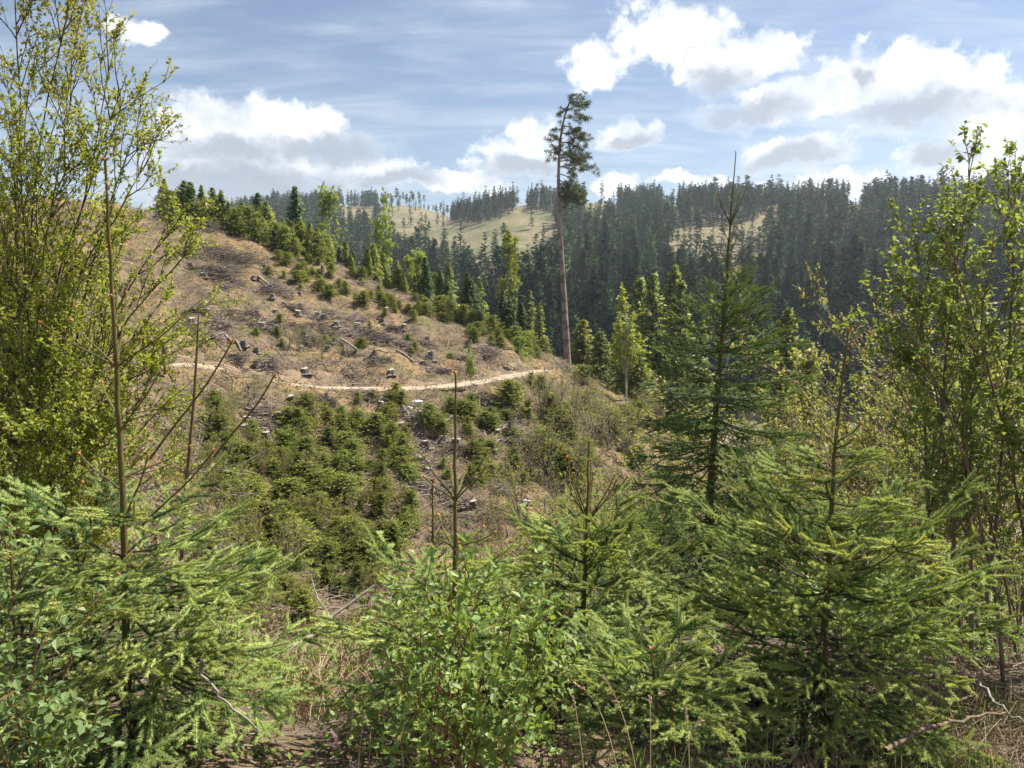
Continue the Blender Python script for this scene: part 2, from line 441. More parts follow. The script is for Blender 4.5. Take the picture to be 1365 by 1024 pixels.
# ------------------------------------------------------------------ terrain
def P(Y, v): return (Y, tz(v) * Y)
NEAR = [(1, -1.66), (2.2, -1.70), (3.2, -1.80), (4.2, -1.98), (5.5, -2.45), (7.5, -3.35), (10, -4.5)]
NEAR2 = [(1, -1.66), (2.2, -1.72), (3.0, -1.85), (4.0, -2.32), (5.5, -3.02), (7.5, -3.97), (10, -5.05)]
COLS = {
 -260: [(1, -1.66), (3, -1.72), (6, -2.2), (12, -3.2), P(18, 560), P(30, 470), P(50, 370), P(75, 270), P(90, 255), (200, -10), (800, 40), (1300, 0)],
 0:    [(1, -1.66), (3, -1.75), (6, -2.5), (10, -3.6), P(22, 575), P(34, 485), P(52, 385), P(76, 288), P(90, 262), (130, 2), (220, -30), (850, 50), (1300, 0)],
 120:  [(1, -1.66), (3, -1.77), (6, -2.6), (10, -4.2), (16, -6.0), P(24, 640), P(36, 500), P(54, 385), P(76, 288), P(90, 262), (130, 2), (220, -30), (850, 60), (1300, 0)],
 240:  NEAR[:6] + [(10, -4.6), (18, -8.2), (23, -9.6), P(34, 600), P(42, 497), P(44.5, 478), P(60, 375), P(78, 296), P(87, 274), (120, 0), (220, -35), (850, 60), (1300, 0)],
 340:  NEAR2 + [(20, -9.4), (26, -11.2), P(35, 620), P(44, 512), P(46.2, 499), P(62, 395), P(76, 328), P(84, 306), (115, -5), (210, -45), (420, -10), P(850, 275), (1000, 60), (1300, 20)],
 430:  NEAR2 + [(20, -9.5), (27, -11.6), P(36, 640), P(47, 522), P(49.2, 511), P(64, 410), P(76, 352), P(82, 336), (110, -5), (200, -45), (320, -38), P(520, 335), P(850, 272), (1000, 60), (1300, 20)],
 560:  NEAR + [(20, -9.2), (28, -12.2), P(37, 660), P(48.5, 524), P(50.7, 513), P(64, 432), P(76, 392), (100, -8), (180, -45), (260, -45), P(350, 385), P(480, 345), P(600, 318), P(750, 293), P(900, 264), (1050, 85), (1300, 20)],
 680:  NEAR + [(20, -9.0), (29, -12.4), P(40, 640), P(54, 517), P(56.2, 506), P(68, 452), P(76, 440), (96, -10), (160, -42), P(235, 445), P(330, 385), P(450, 338), P(560, 290), P(660, 266), (780, 60), (1300, 10)],
 750:  NEAR + [(20, -8.8), (30, -12.6), P(44, 620), P(60, 520), P(75, 479), (92, -13), (160, -42), P(235, 450), P(330, 390), P(450, 335), P(560, 292), P(660, 265), (780, 60), (1300, 10)],
 860:  NEAR + [(20, -8.6), (32, -13.2), P(50, 600), P(75, 530), (95, -19), (160, -44), P(235, 455), P(330, 390), P(430, 333), P(520, 298), P(640, 266), (760, 60), (1300, 10)],
 960:  NEAR + [(20, -8.4), (35, -14.0), P(60, 620), (90, -25), (150, -45), P(235, 468), P(330, 393), P(420, 333), P(460, 308), P(610, 265), (740, 60), (1300, 10)],
 1100: NEAR + [(20, -8.2), (40, -15.0), (80, -27), (150, -48), P(230, 485), P(400, 342), P(540, 264), (680, 60), (1300, 10)],
 1250: NEAR[:5] + [(7.5, -3.1), (10, -4.1), (20, -7.6), (40, -14.5), (80, -27), (150, -48), P(220, 490), P(380, 345), P(500, 264), (650, 55), (1300, 10)],
 1365: NEAR[:5] + [(7.5, -3.0), (10, -3.9), (20, -7.2), (40, -14.0), (80, -27), (150, -48), P(210, 490), P(360, 345), P(460, 260), (620, 52), (1300, 10)],
 1640: NEAR[:5] + [(7.5, -2.9), (10, -3.7), (20, -6.8), (40, -13.0), (80, -26), (150, -46), P(200, 480), P(340, 340), P(440, 258), (620, 50), (1300, 10)],
}
NLY, NS = 320, 240
LYG = np.linspace(0, math.log(1300), NLY)
us = sorted(COLS)
s_cols = np.array([(u - 682.5) / FPX for u in us])
tab = np.array([np.interp(LYG, np.log([a for a, b in COLS[u]]), [b for a, b in COLS[u]]) for u in us])
SG = np.linspace(s_cols[0], s_cols[-1], NS)
HT = np.array([np.interp(SG, s_cols, tab[:, j]) for j in range(NLY)]).T     # (NS, NLY)
def gsm(A, sig, axis):
    k = np.exp(-0.5 * (np.arange(-3 * sig, 3 * sig + 1) / sig) ** 2); k /= k.sum()
    pad = [(0, 0), (0, 0)]; pad[axis] = (3 * sig, 3 * sig)
    Ap = np.pad(A, pad, mode='edge')
    return np.apply_along_axis(lambda r_: np.convolve(r_, k, 'valid'), axis, Ap)
HT = gsm(HT, 4, 0); HT = gsm(HT, 2, 1)
def H0(x, y):
    x = np.asarray(x, float); y = np.asarray(y, float)
    yy = np.clip(y, 1.0, 1299.0)
    s = np.clip(x / yy, SG[0], SG[-1])
    fi = np.clip((s - SG[0]) / (SG[1] - SG[0]), 0, NS - 1.001); fj = np.clip(np.log(yy) / LYG[1], 0, NLY - 1.001)
    i = fi.astype(int); j = fj.astype(int); a = fi - i; b = fj - j
    return (HT[i, j] * (1 - a) + HT[i + 1, j] * a) * (1 - b) + (HT[i, j + 1] * (1 - a) + HT[i + 1, j + 1] * a) * b
def bumps(x, y):
    amp = np.clip((y - 8) / 25, 0.12, 1) * np.clip((200 - y) / 60, 0.0, 1)
    return amp * (1.5 * fbm(x * .22, y * .22, 3) + 1.35 * fbm(x * .8 + 40, y * .8, 3)) + 6.0 * np.clip((y - 160) / 200, 0, 1) * fbm(x * .018, y * .018, 4)
# sandy trail: photo pixels with depth taken from the slope it lies on
TRAIL_PX = [(228, 487, 43.3), (262, 487, 43.6), (300, 494, 44.0), (345, 505, 45.2), (390, 513, 46.6), (440, 518, 48.0), (500, 519, 49.0),
            (560, 518, 49.7), (610, 514, 51.3), (650, 508, 53.8), (686, 501, 57.0), (705, 497, 59.0), (722, 494, 62.0)]
TR = np.array([px(*p) for p in TRAIL_PX])
def resample(Pl, n):
    d = np.r_[0, np.cumsum(np.linalg.norm(np.diff(Pl, axis=0), axis=1))]
    t = np.linspace(0, d[-1], n)
    Q = np.stack([np.interp(t, d, Pl[:, i]) for i in range(3)], 1)
    for _ in range(6): Q[1:-1] = 0.5 * Q[1:-1] + 0.25 * (Q[2:] + Q[:-2])
    return Q
TR = resample(TR, 120)
def H(x, y):
    x = np.asarray(x, float); y = np.asarray(y, float)
    z = H0(x, y) + bumps(x, y)
    sh = z.shape; xf = np.atleast_1d(x).ravel(); yf = np.atleast_1d(y).ravel(); zf = np.atleast_1d(z).ravel().copy()
    near = (yf > 36) & (yf < 72) & (xf > -30) & (xf < 12)
    if near.any():
        ii = np.where(near)[0]
        d2 = (xf[ii, None] - TR[None, :, 0]) ** 2 + (yf[ii, None] - TR[None, :, 1]) ** 2
        k = d2.argmin(1); d = np.sqrt(d2[np.arange(len(ii)), k])
        wgt = np.clip((2.6 - d) / 1.5, 0, 1); wgt = wgt * wgt * (3 - 2 * wgt)
        zf[ii] = zf[ii] * (1 - wgt) + TR[k, 2] * wgt
    return zf.reshape(sh) if sh else float(zf[0])
def ground_hit(u, v, lo=1.5, hi=900):
    Ys = np.exp(np.linspace(math.log(lo), math.log(hi), 1500))
    Q = np.stack([tx(u, v) * Ys, Ys, tz(v) * Ys], 1)
    below = Q[:, 2] <= H(Q[:, 0], Q[:, 1])
    if not below.any(): return None
    return Q[np.argmax(below)]

def grid_mesh(name, s0, s1, ns, y0, y1, ny, mat):
    s = np.linspace(s0, s1, ns); Y = np.exp(np.linspace(math.log(y0), math.log(y1), ny))
    SS, YY = np.meshgrid(s, Y)
    X = SS * YY; Z = H(X, YY)
    V = np.stack([X, YY, Z], -1).reshape(-1, 3)
    idx = np.arange(ns * ny).reshape(ny, ns)
    F = np.stack([idx[:-1, :-1], idx[:-1, 1:], idx[1:, 1:], idx[1:, :-1]], -1).reshape(-1, 4)
    o = link(name, make_mesh(name, V, F, mat, smooth_f=True))
    return o
g = grid_mesh('hillside', -1.15, 1.15, 390, 1.6, 135, 470, M['ground']); tag(g, kind='structure')
g = grid_mesh('far_slopes', -1.3, 1.3, 200, 134.8, 1290, 150, M['far']); tag(g, kind='structure')
# level ground the photographer stands on, behind and beside the first metres
xs = np.linspace(-45, 45, 91); ys = np.linspace(-40, 1.9, 43)
XX, YY = np.meshgrid(xs, ys)
ZZ = np.where(YY > 1.0, H(XX, np.full_like(XX, 1.8)), -1.68 + .3 * fbm(XX * .3, YY * .3, 3)) - .02
idx = np.arange(XX.size).reshape(XX.shape)
F = np.stack([idx[:-1, :-1], idx[:-1, 1:], idx[1:, 1:], idx[1:, :-1]], -1).reshape(-1, 4)
g = link('forest_track', make_mesh('forest_track', np.stack([XX, YY, ZZ], -1).reshape(-1, 3), F, M['ground'], smooth_f=True)); tag(g, kind='structure')
# trail ribbon with crumbling edges
T = unit(np.gradient(TR, axis=0)); side = unit(np.stack([T[:, 1], -T[:, 0], 0 * T[:, 0]], 1))
offs = .8 * np.array([-.95, -.8, -.4, 0, .4, .8, .95]); dz = np.array([-.10, .035, .02, .045, .02, .035, -.10])
wv = 1 + 1.3 * np.array([fbm(np.array([i * .23]), np.array([3.3]), 3)[0] for i in range(len(TR))])
V = TR[:, None] + side[:, None] * offs[None, :, None] * wv[:, None, None]
V[..., 2] = TR[:, None, 2] + dz[None, :] + .02
n, k = V.shape[:2]; idx = np.arange(n * k).reshape(n, k)
F = np.stack([idx[:-1, :-1], idx[:-1, 1:], idx[1:, 1:], idx[1:, :-1]], -1).reshape(-1, 4)
g = link('trail', make_mesh('trail', V.reshape(-1, 3), F, M['trail'], smooth_f=True)); tag(g, kind='structure')

# crumbling orange cut bank on the uphill side of the trail
M['bank'] = bark_mat('orange_bank_soil', (.24, .17, .105), (.17, .12, .08), 2.2, (.11, .085, .06), (1, 1, 1))
offs = np.array([.8, 1.0, 1.2, 1.45, 1.7, 1.95, 2.15])
bx_ = TR[:, None, :2] + np.where((H0(TR[:, 0] + side[:, 0] * 3, TR[:, 1] + side[:, 1] * 3) > H0(TR[:, 0] - side[:, 0] * 3, TR[:, 1] - side[:, 1] * 3))[:, None], side[:, :2], -side[:, :2])[:, None] * offs[None, :, None]
bz = H(bx_[..., 0], bx_[..., 1]) + .05 + .30 * np.clip(fbm(bx_[..., 0] * .35 + 5, bx_[..., 1] * .35, 3) + .02, -.5, .2)
bz[:, 0] -= .2; bz[:, -1] -= .35
V = np.concatenate([bx_, bz[..., None]], -1); n, k = V.shape[:2]; idx = np.arange(n * k).reshape(n, k)
F = np.stack([idx[:-1, :-1], idx[:-1, 1:], idx[1:, 1:], idx[1:, :-1]], -1).reshape(-1, 4)
g = link('trail_bank', make_mesh('trail_bank', V.reshape(-1, 3), F, M['bank'], smooth_f=True)); tag(g, kind='structure')

# ------------------------------------------------------------------ plant generators
def conifer(r, h, rad, c0, nb, per, size, droop=0.25, slim=0.28, trunk_r=None, pw=0.85, round_top=False, limbs=True, rnd=.5, nn=.3, nz=.75, tri=False, lv=(.62, 1.15)):
    """tapered trunk, whorled limbs and many slim needle sprays (material 0 needles, 1 bark)"""
    mb = MB()
    zz = np.linspace(0, h, 7)
    sway = np.cumsum(r.normal(0, h * .004, (7, 2)), 0); sway[0] = 0
    TP = np.c_[sway, zz]
    tr = trunk_r or h * .013
    if tri: V, F = tubes(TP[::3], np.linspace(tr, tr * .15, 3)[None], 3)
    else: V, F = tubes(TP, np.linspace(tr, tr * .15, 7)[None], 5)
    mb.add(V, F, 1)
    q = r.random(nb) ** 0.9
    z = (c0 + (0.985 - c0) * q) * h
    th = np.arange(nb) * 2.399 + r.normal(0, .5, nb)
    if round_top: prof = np.sqrt(np.clip(1 - (2 * q - .9) ** 2 * .8, .05, 1)) * np.clip((1.05 - q) * 3, .25, 1)
    else: prof = (1 - q) ** pw + .05
    ln = rad * prof * r.uniform(*lv, nb)
    base = np.stack([np.interp(z, zz, TP[:, 0]), np.interp(z, zz, TP[:, 1]), z], 1)
    out = np.stack([np.cos(th), np.sin(th), np.zeros(nb)], 1)
    rise = (q - .45) * .9
    t = r.random((nb, per)) ** .75
    ax = base[:, None] + out[:, None] * (ln[:, None] * t)[..., None]
    ax[..., 2] += ln[:, None] * (rise[:, None] * t - droop * t * t)
    # limbs
    tl = np.linspace(0, 1, 4)
    LP = base[:, None] + out[:, None] * (ln[:, None] * tl)[..., None]
    LP[..., 2] += ln[:, None] * (rise[:, None] * tl - droop * tl * tl)
    if limbs:
      V, F = tubes(LP, (ln[:, None] * .012 + .003) * np.array([1, .8, .5, .2])[None], 3); mb.add(V, F, 1)
    sd = np.stack([-out[:, 1], out[:, 0], 0 * th], 1)
    k = nb * per
    o = np.repeat(out, per, 0); s_ = np.repeat(sd, per, 0)
    d = o * r.uniform(.25, 1.0, (k, 1)) + s_ * r.normal(0, .75, (k, 1)) + np.array([0, 0, 1.]) * r.normal(.08, .42, (k, 1))
    d = unit(d)
    ls = size * r.uniform(.6, 1.35, k) * (.55 + .6 * np.repeat(prof, per) / prof.max())
    wv = unit(np.cross(d, np.array([0, 0, 1.]) + o * .35 + rnd * r.normal(size=(k, 3))))
    b = ax.reshape(-1, 3)
    V = np.stack([b - d * ls[:, None] * .25, b + d * ls[:, None] * .3 + wv * (ls * slim)[:, None], b + d * ls[:, None] * .95, b + d * ls[:, None] * .3 - wv * (ls * slim)[:, None]], 1)
    F = np.arange(k * 4).reshape(k, 4)
    if tri: V = np.stack([V[:, 0] + (V[:, 1] - V[:, 3]) * .45, V[:, 0] - (V[:, 1] - V[:, 3]) * .45, V[:, 2]], 1); F = np.arange(k * 3).reshape(k, 3)
    c4 = F.shape[1]
    cn = unit(b * [1, 1, 0] - np.c_[np.interp(b[:, 2], zz, TP[:, 0]), np.interp(b[:, 2], zz, TP[:, 1]), 0 * b[:, 2]] + 1e-6) * 1.0 + np.array([0, 0, nz]) + nn * r.normal(size=b.shape)
    mb.add(V.reshape(-1, 3), F, 0, nrm=np.repeat(unit(cn), c4, 0), a=np.repeat(np.clip((t - .72) * 2.2 + r.normal(0, .15, t.shape), 0, 1).ravel(), c4))
    return mb

# --- spruce branches with real needles (x outward, z up), nominal length L
def shoot_needles(mb, P0, P1, r, dens, nl, hug, young, w=.00145, mat=0):
    """straight shoots P0->P1 (m,3) covered with needles"""
    Ls = np.linalg.norm(P1 - P0, axis=1)
    cnt = np.maximum((Ls * dens).astype(int), 2)
    ids = np.repeat(np.arange(len(P0)), cnt)
    k = len(ids)
    t = r.random(k)
    T = unit(P1 - P0)[ids]
    ref = np.where(np.abs(T[:, 2:3]) > .9, np.array([1., 0, 0]), np.array([0, 0, 1.]))
    A = unit(np.cross(T, ref)); B = np.cross(A, T)
    th = r.uniform(0, 2 * np.pi, k)
    rad = A * np.cos(th)[:, None] + B * (np.sin(th) * .85 + .22)[:, None]
    d = unit(T * (hug * r.uniform(.7, 1.3, k))[:, None] + rad)
    pos = P0[ids] + (P1 - P0)[ids] * t[:, None]
    ln = nl * r.uniform(.75, 1.15, k) * np.clip(1.25 - .5 * t, 0, 1)
    wd = unit(np.cross(d, np.array([0, 0, 1.]) + .45 * r.normal(size=(k, 3)))) * w
    V = np.stack([pos - wd, pos + wd, pos + d * ln[:, None]], 1).reshape(-1, 3)
    F = np.arange(k * 3).reshape(k, 3)
    yy = np.clip(np.broadcast_to(young, (len(P0),))[ids] + r.normal(0, .12, k), 0, 1)
    mb.add(V, F, mat, np.repeat(yy, 3))

def spruce_branch(r, Ln, lush=1.0, sag=0.10):
    mb = MB()
    na = max(4, int(Ln / .07) + 2)
    t = np.linspace(0, 1, na)
    ax = np.stack([t * Ln, Ln * .05 * np.cumsum(r.normal(0, .35, na)) / np.sqrt(na), Ln * (-sag * np.sin(t * 2.6) + .06 * t * t)], 1)
    ax[:, 1] -= ax[0, 1]
    V, F = tubes(ax, (.0024 + .0055 * Ln * (1 - t) ** .8)[None], 5); mb.add(V, F, 1)
    S0, S1, YG, RD = [], [], [], []
    for i in range(na - 1):
        if t[i] > .12 or Ln < .3:
            S0.append(ax[i]); S1.append(ax[i + 1]); YG.append(.08 + .75 * (t[i] > .74)); RD.append(.002)
    nlat = int(Ln / .056 * lush) + 3
    for j in range(nlat):
        tt = r.uniform(.14, .97) if j > 3 else r.uniform(.9, .99)
        p = np.array([np.interp(tt, t, ax[:, q]) for q in range(3)])
        sgn = 1 if j % 2 else -1
        a = RAD(r.uniform(30, 52))
        l2 = (.11 + .52 * Ln * (1 - tt) ** .9 * (0.35 + .65 * min(1, tt / .35))) * r.uniform(.75, 1.15)
        l2 = min(l2, .48 * Ln + .05)
        d = np.array([math.cos(a), sgn * math.sin(a), r.normal(.02, .16)])
        d /= np.linalg.norm(d)
        e = p + d * l2 * .55; f = e + (d + np.array([.18, 0, r.normal(-.10, .08)])) * l2 * .45
        for (a0, a1, y) in ((p, e, .05), (e, f, .75)):
            S0.append(a0); S1.append(a1); YG.append(y); RD.append(.0017)
        if l2 > .10:
            for m_ in range(int(l2 / .072)):
                u_ = r.uniform(.25, .95)
                b0 = p + (f - p) * u_
                sg = 1 if m_ % 2 else -1
                c, s = math.cos(RAD(46)), math.sin(RAD(46)) * sg
                d2 = np.array([d[0] * c - d[1] * s, d[0] * s + d[1] * c, d[2] + r.normal(-.04, .2)])
                l3 = (.065 + .42 * l2 * (1 - u_)) * r.uniform(.7, 1.15)
                S0.append(b0); S1.append(b0 + unit(d2) * l3); YG.append(.70); RD.append(.0013)
    S0 = np.array(S0); S1 = np.array(S1); YG = np.array(YG); RD = np.array(RD)
    V, F = tubes(np.stack([S0, S1], 1), np.stack([RD * 0 + .0036, RD * 0 + .0028], 1), 4); mb.add(V, F, 0, np.repeat(YG, 8))
    shoot_needles(mb, S0, S1, r, 1900, .0145, .85, YG)
    return mb

def spruce_shoot(r, Ln, dens=620, nl=.0115, hug=1.5, rad=.0042, young=.35):
    """one stout straight upright shoot with close short needles and a bud at its tip"""
    mb = MB()
    t = np.linspace(0, 1, 7)
    ax = np.stack([t * Ln, 0 * t, Ln * .05 * t * t + .004 * np.sin(t * 7)], 1)
    V, F = tubes(ax, np.linspace(rad, rad * .62, 7)[None], 6); mb.add(V, F, 1)
    shoot_needles(mb, ax[:-1], ax[1:], r, dens, nl, hug, np.full(6, young))
    bt = ax[-1]; bl = rad * 1.35
    bud = np.array([bt + [q * .012, 0, 0] for q in (-.2, .25, .7, 1.1)])
    V, F = tubes(bud, np.array([[bl * .6, bl, bl * .7, .0005]]), 6); mb.add(V, F, 2)
    for _ in range(4):
        q = ax[-1] + np.array([-.002, 0, 0]); dd = unit(np.array([.7, *r.normal(0, .7, 2)]))
        V, F = tubes(np.array([q, q + dd * .007, q + dd * .012]), np.array([[bl * .5, bl * .6, .0004]]), 5); mb.add(V, F, 2)
    return mb
M['bud'] = bark_mat('spruce_buds', (.42, .22, .08), (.30, .14, .05), 90)

LIB = {}
def lib_branch(kind, Ln, mat, r):
    """nearest library mesh of that kind and needle colour; returns mesh, nominal length"""
    sizes = {'spray': (.16, .28, .44, .62, .85, 1.15), 'shoot': (.10, .18, .28, .40, .55)}[kind]
    s = min(sizes, key=lambda q: abs(math.log(q / Ln)))
    var = int(r.integers(0, 3))
    key = (kind, s, mat, var)
    if key not in LIB:
        rr = np.random.default_rng(abs(hash((kind == 'spray', int(s * 100), var))) % 100000 + 11)
        mb = spruce_branch(rr, s) if kind == 'spray' else spruce_shoot(rr, s)
        LIB[key] = mb.mesh('spruce_' + kind, [M[mat], M['bark_twig'] if kind == 'spray' else M['bark_shoot'], M['bud']])
    return LIB[key], s

def put_branch(root, base_w, p, d, Ln, kind, mat, r, name='branch', up=None):
    me, nom = lib_branch(kind, Ln, mat, r)
    d = np.asarray(d, float); d = d / np.linalg.norm(d)
    upv = np.array([0, 0, 1.0]) + r.normal(0, .12, 3) if up is None else up
    y = np.cross(upv, d)
    y = y / max(np.linalg.norm(y), 1e-6); z = np.cross(d, y)
    s = Ln / nom
    o = bpy.data.objects.new(name, me); col.objects.link(o); o.parent = root
    q = np.asarray(p, float) - base_w
    o.matrix_basis = Matrix(((d[0] * s, y[0] * s, z[0] * s, q[0]), (d[1] * s, y[1] * s, z[1] * s, q[1]), (d[2] * s, y[2] * s, z[2] * s, q[2]), (0, 0, 0, 1)))
    return o

def poly_at(Pl, z):
    return np.array([np.interp(z, Pl[:, 2], Pl[:, i]) for i in range(3)])

def spruce(name, label, trunk, rbase, whorls, mat, seed, shoots=(), inter=0, leader_buds=8, group=None, rtop=.0036, leader_needles=420):
    """trunk: world polyline bottom->top. whorls: (z, count, length, elevation_deg, kind). shoots: (p0, p1)"""
    r = np.random.default_rng(seed)
    trunk = np.asarray(trunk, float)
    b = trunk[0].copy(); b[2] = float(H(b[0], b[1])) - .03
    trunk = np.vstack([b, trunk[1:]])
    root = thing(name, b, label, 'spruce', group)
    mb = MB()
    n = 26
    tt = np.linspace(0, 1, n)
    zs = b[2] + (trunk[-1, 2] - b[2]) * tt
    Pl = np.stack([np.interp(zs, trunk[:, 2], trunk[:, i]) for i in range(3)], 1)
    for _ in range(2): Pl[1:-1] = .5 * Pl[1:-1] + .25 * (Pl[2:] + Pl[:-2])
    Pl[1:-1, :2] += r.normal(0, .0015, (n - 2, 2))
    V, F = tubes(Pl - b, (rbase * (1 - tt) ** 1.15 + rtop)[None], 8); mb.add(V, F, 0)
    # buds and stubs along the leader
    top = Pl[-1]
    ztop, zw = top[2], max(w_[0] for w_ in whorls)
    for k in range(leader_buds):
        z = zw + (ztop - zw) * r.uniform(.1, 1.0) if k > 3 else ztop - .004
        p = poly_at(Pl, z) - b; th = r.uniform(0, 6.28)
        d = np.array([math.cos(th), math.sin(th), 1.1]); d /= np.linalg.norm(d)
        V, F = tubes(np.array([p, p + d * .010, p + d * .019]), np.array([[.004, .0048, .0006]]), 5); mb.add(V, F, 1)
    me = mb.mesh('spruce_trunk', [M['bark_shoot'], M['bud']], True)
    tr = link('trunk', me, root)
    if leader_needles:
        nb_ = MB(); seg = Pl[zs > zw] - b
        shoot_needles(nb_, seg[:-1], seg[1:], r, leader_needles, .011, 1.6, np.full(len(seg) - 1, .3))
        link('leader_needles', nb_.mesh('leader_needles', [M[mat]]), root)
    for (z, cnt, ln, elev, kind) in whorls:
        th0 = r.uniform(0, 6.28)
        for k in range(cnt):
            th = th0 + k * 2 * math.pi / cnt + r.normal(0, .22)
            e = RAD(elev + r.normal(0, 6))
            d = np.array([math.cos(th) * math.cos(e), math.sin(th) * math.cos(e), math.sin(e)])
            put_branch(root, b, poly_at(Pl, z + r.normal(0, .012)), d, ln * r.uniform(.75, 1.15), kind, mat, r)
    zlo = min(w_[0] for w_ in whorls)
    for k in range(inter):
        z = r.uniform(zlo, zw - .03)
        near = min(whorls, key=lambda w_: abs(w_[0] - z))
        th = r.uniform(0, 6.28); e = RAD(near[3] + r.normal(5, 12))
        d = np.array([math.cos(th) * math.cos(e), math.sin(th) * math.cos(e), math.sin(e)])
        put_branch(root, b, poly_at(Pl, z), d, near[2] * r.uniform(.3, .7), near[4], mat, r)
    for (a0, a1) in shoots:
        a0 = np.asarray(a0); a1 = np.asarray(a1)
        put_branch(root, b, a0, a1 - a0, float(np.linalg.norm(a1 - a0)), 'shoot', mat, r)
    return root

# --- broadleaved shrubs
def grow(Pl, k, t0, t1, ang, length, n, up, wob, r):
    m, npt, _ = Pl.shape
    t = r.uniform(t0, t1, (m, k)); f = t * (npt - 1); i = np.minimum(f.astype(int), npt - 2); a = (f - i)[..., None]
    rows = np.arange(m)[:, None]
    p = Pl[rows, i] * (1 - a) + Pl[rows, i + 1] * a
    T = unit(Pl[rows, i + 1] - Pl[rows, i])
    v = r.normal(size=T.shape); v -= (v * T).sum(-1, keepdims=True) * T; v = unit(v)
    A = RAD(ang) * r.uniform(.7, 1.3, (m, k, 1))
    d = unit(np.cos(A) * T + np.sin(A) * v)
    ln = length * r.uniform(.55, 1.15, (m, k, 1)) * (1.12 - .65 * t[..., None])
    out = [p]
    for s in range(n - 1):
        p = p + d * ln / (n - 1); out.append(p)
        d = unit(d + np.array([0, 0, up]) + r.normal(0, wob, d.shape))
    return np.stack(out, 2).reshape(m * k, n, 3)
def stems(bases, tips, n, bow, r, wob=.015):
    t = np.linspace(0, 1, n)[None, :, None]
    b = np.asarray(bases, float)[:, None]; e = np.asarray(tips, float)[:, None]
    mid = b + (e - b) * np.array([.30, .30, .58]) + bow
    Pl = (1 - t) ** 2 * b + 2 * t * (1 - t) * mid + t * t * e
    ln = np.linalg.norm(e - b, axis=-1, keepdims=True)
    Pl = Pl + np.cumsum(r.normal(0, wob, Pl.shape), 1) * ln / math.sqrt(n) * np.minimum(1, t * 3)
    return Pl
def leaves_on(Pl, per, r, size, droop=0., tmin=.15, spread=1.0, at=None):
    """leaf positions and axes along polylines (m,n,3)"""
    m, n, _ = Pl.shape
    t = r.uniform(tmin, 1.0, (m, per)); t[:, 0] = 1.0
    f = t * (n - 1); i = np.minimum(f.astype(int), n - 2); a = (f - i)[..., None]
    rows = np.arange(m)[:, None]
    p = (Pl[rows, i] * (1 - a) + Pl[rows, i + 1] * a).reshape(-1, 3)
    T = unit(Pl[rows, i + 1] - Pl[rows, i]).reshape(-1, 3)
    d = unit(T * .6 + r.normal(0, .75 * spread, T.shape) + np.array([0, 0, -droop]))
    X, Y, Z = frames(d, r, .55)
    return p, X, Y, Z, size * r.uniform(.55, 1.2, len(p))
def leafmesh(name, tmpl, lv, mat, r, young=None):
    V, F = place(tmpl[0], tmpl[1], *lv)
    m = len(lv[0])
    y = np.zeros(m) if young is None else young
    mb = MB(); mb.add(V, F, 0, np.repeat(y, len(tmpl[0])))
    return mb.mesh(name, [mat])
def leaf_parts(roots, tmpl, lv, mat, name='leaf'):
    mb = MB(); mb.add(tmpl[0], tmpl[1], 0, 0)
    me = mb.mesh('leaf_blade', [mat])
    for root, p, X, Y, Z, s in zip(roots, *lv):
        o = bpy.data.objects.new(name, me); col.objects.link(o); o.parent = root
        o.matrix_basis = Matrix(((X[0] * s, Y[0] * s, Z[0] * s, p[0]), (X[1] * s, Y[1] * s, Z[1] * s, p[1]), (X[2] * s, Y[2] * s, Z[2] * s, p[2]), (0, 0, 0, 1)))
def taper(Pl, r0, r1): return np.linspace(r0, r1, Pl.shape[1])[None]

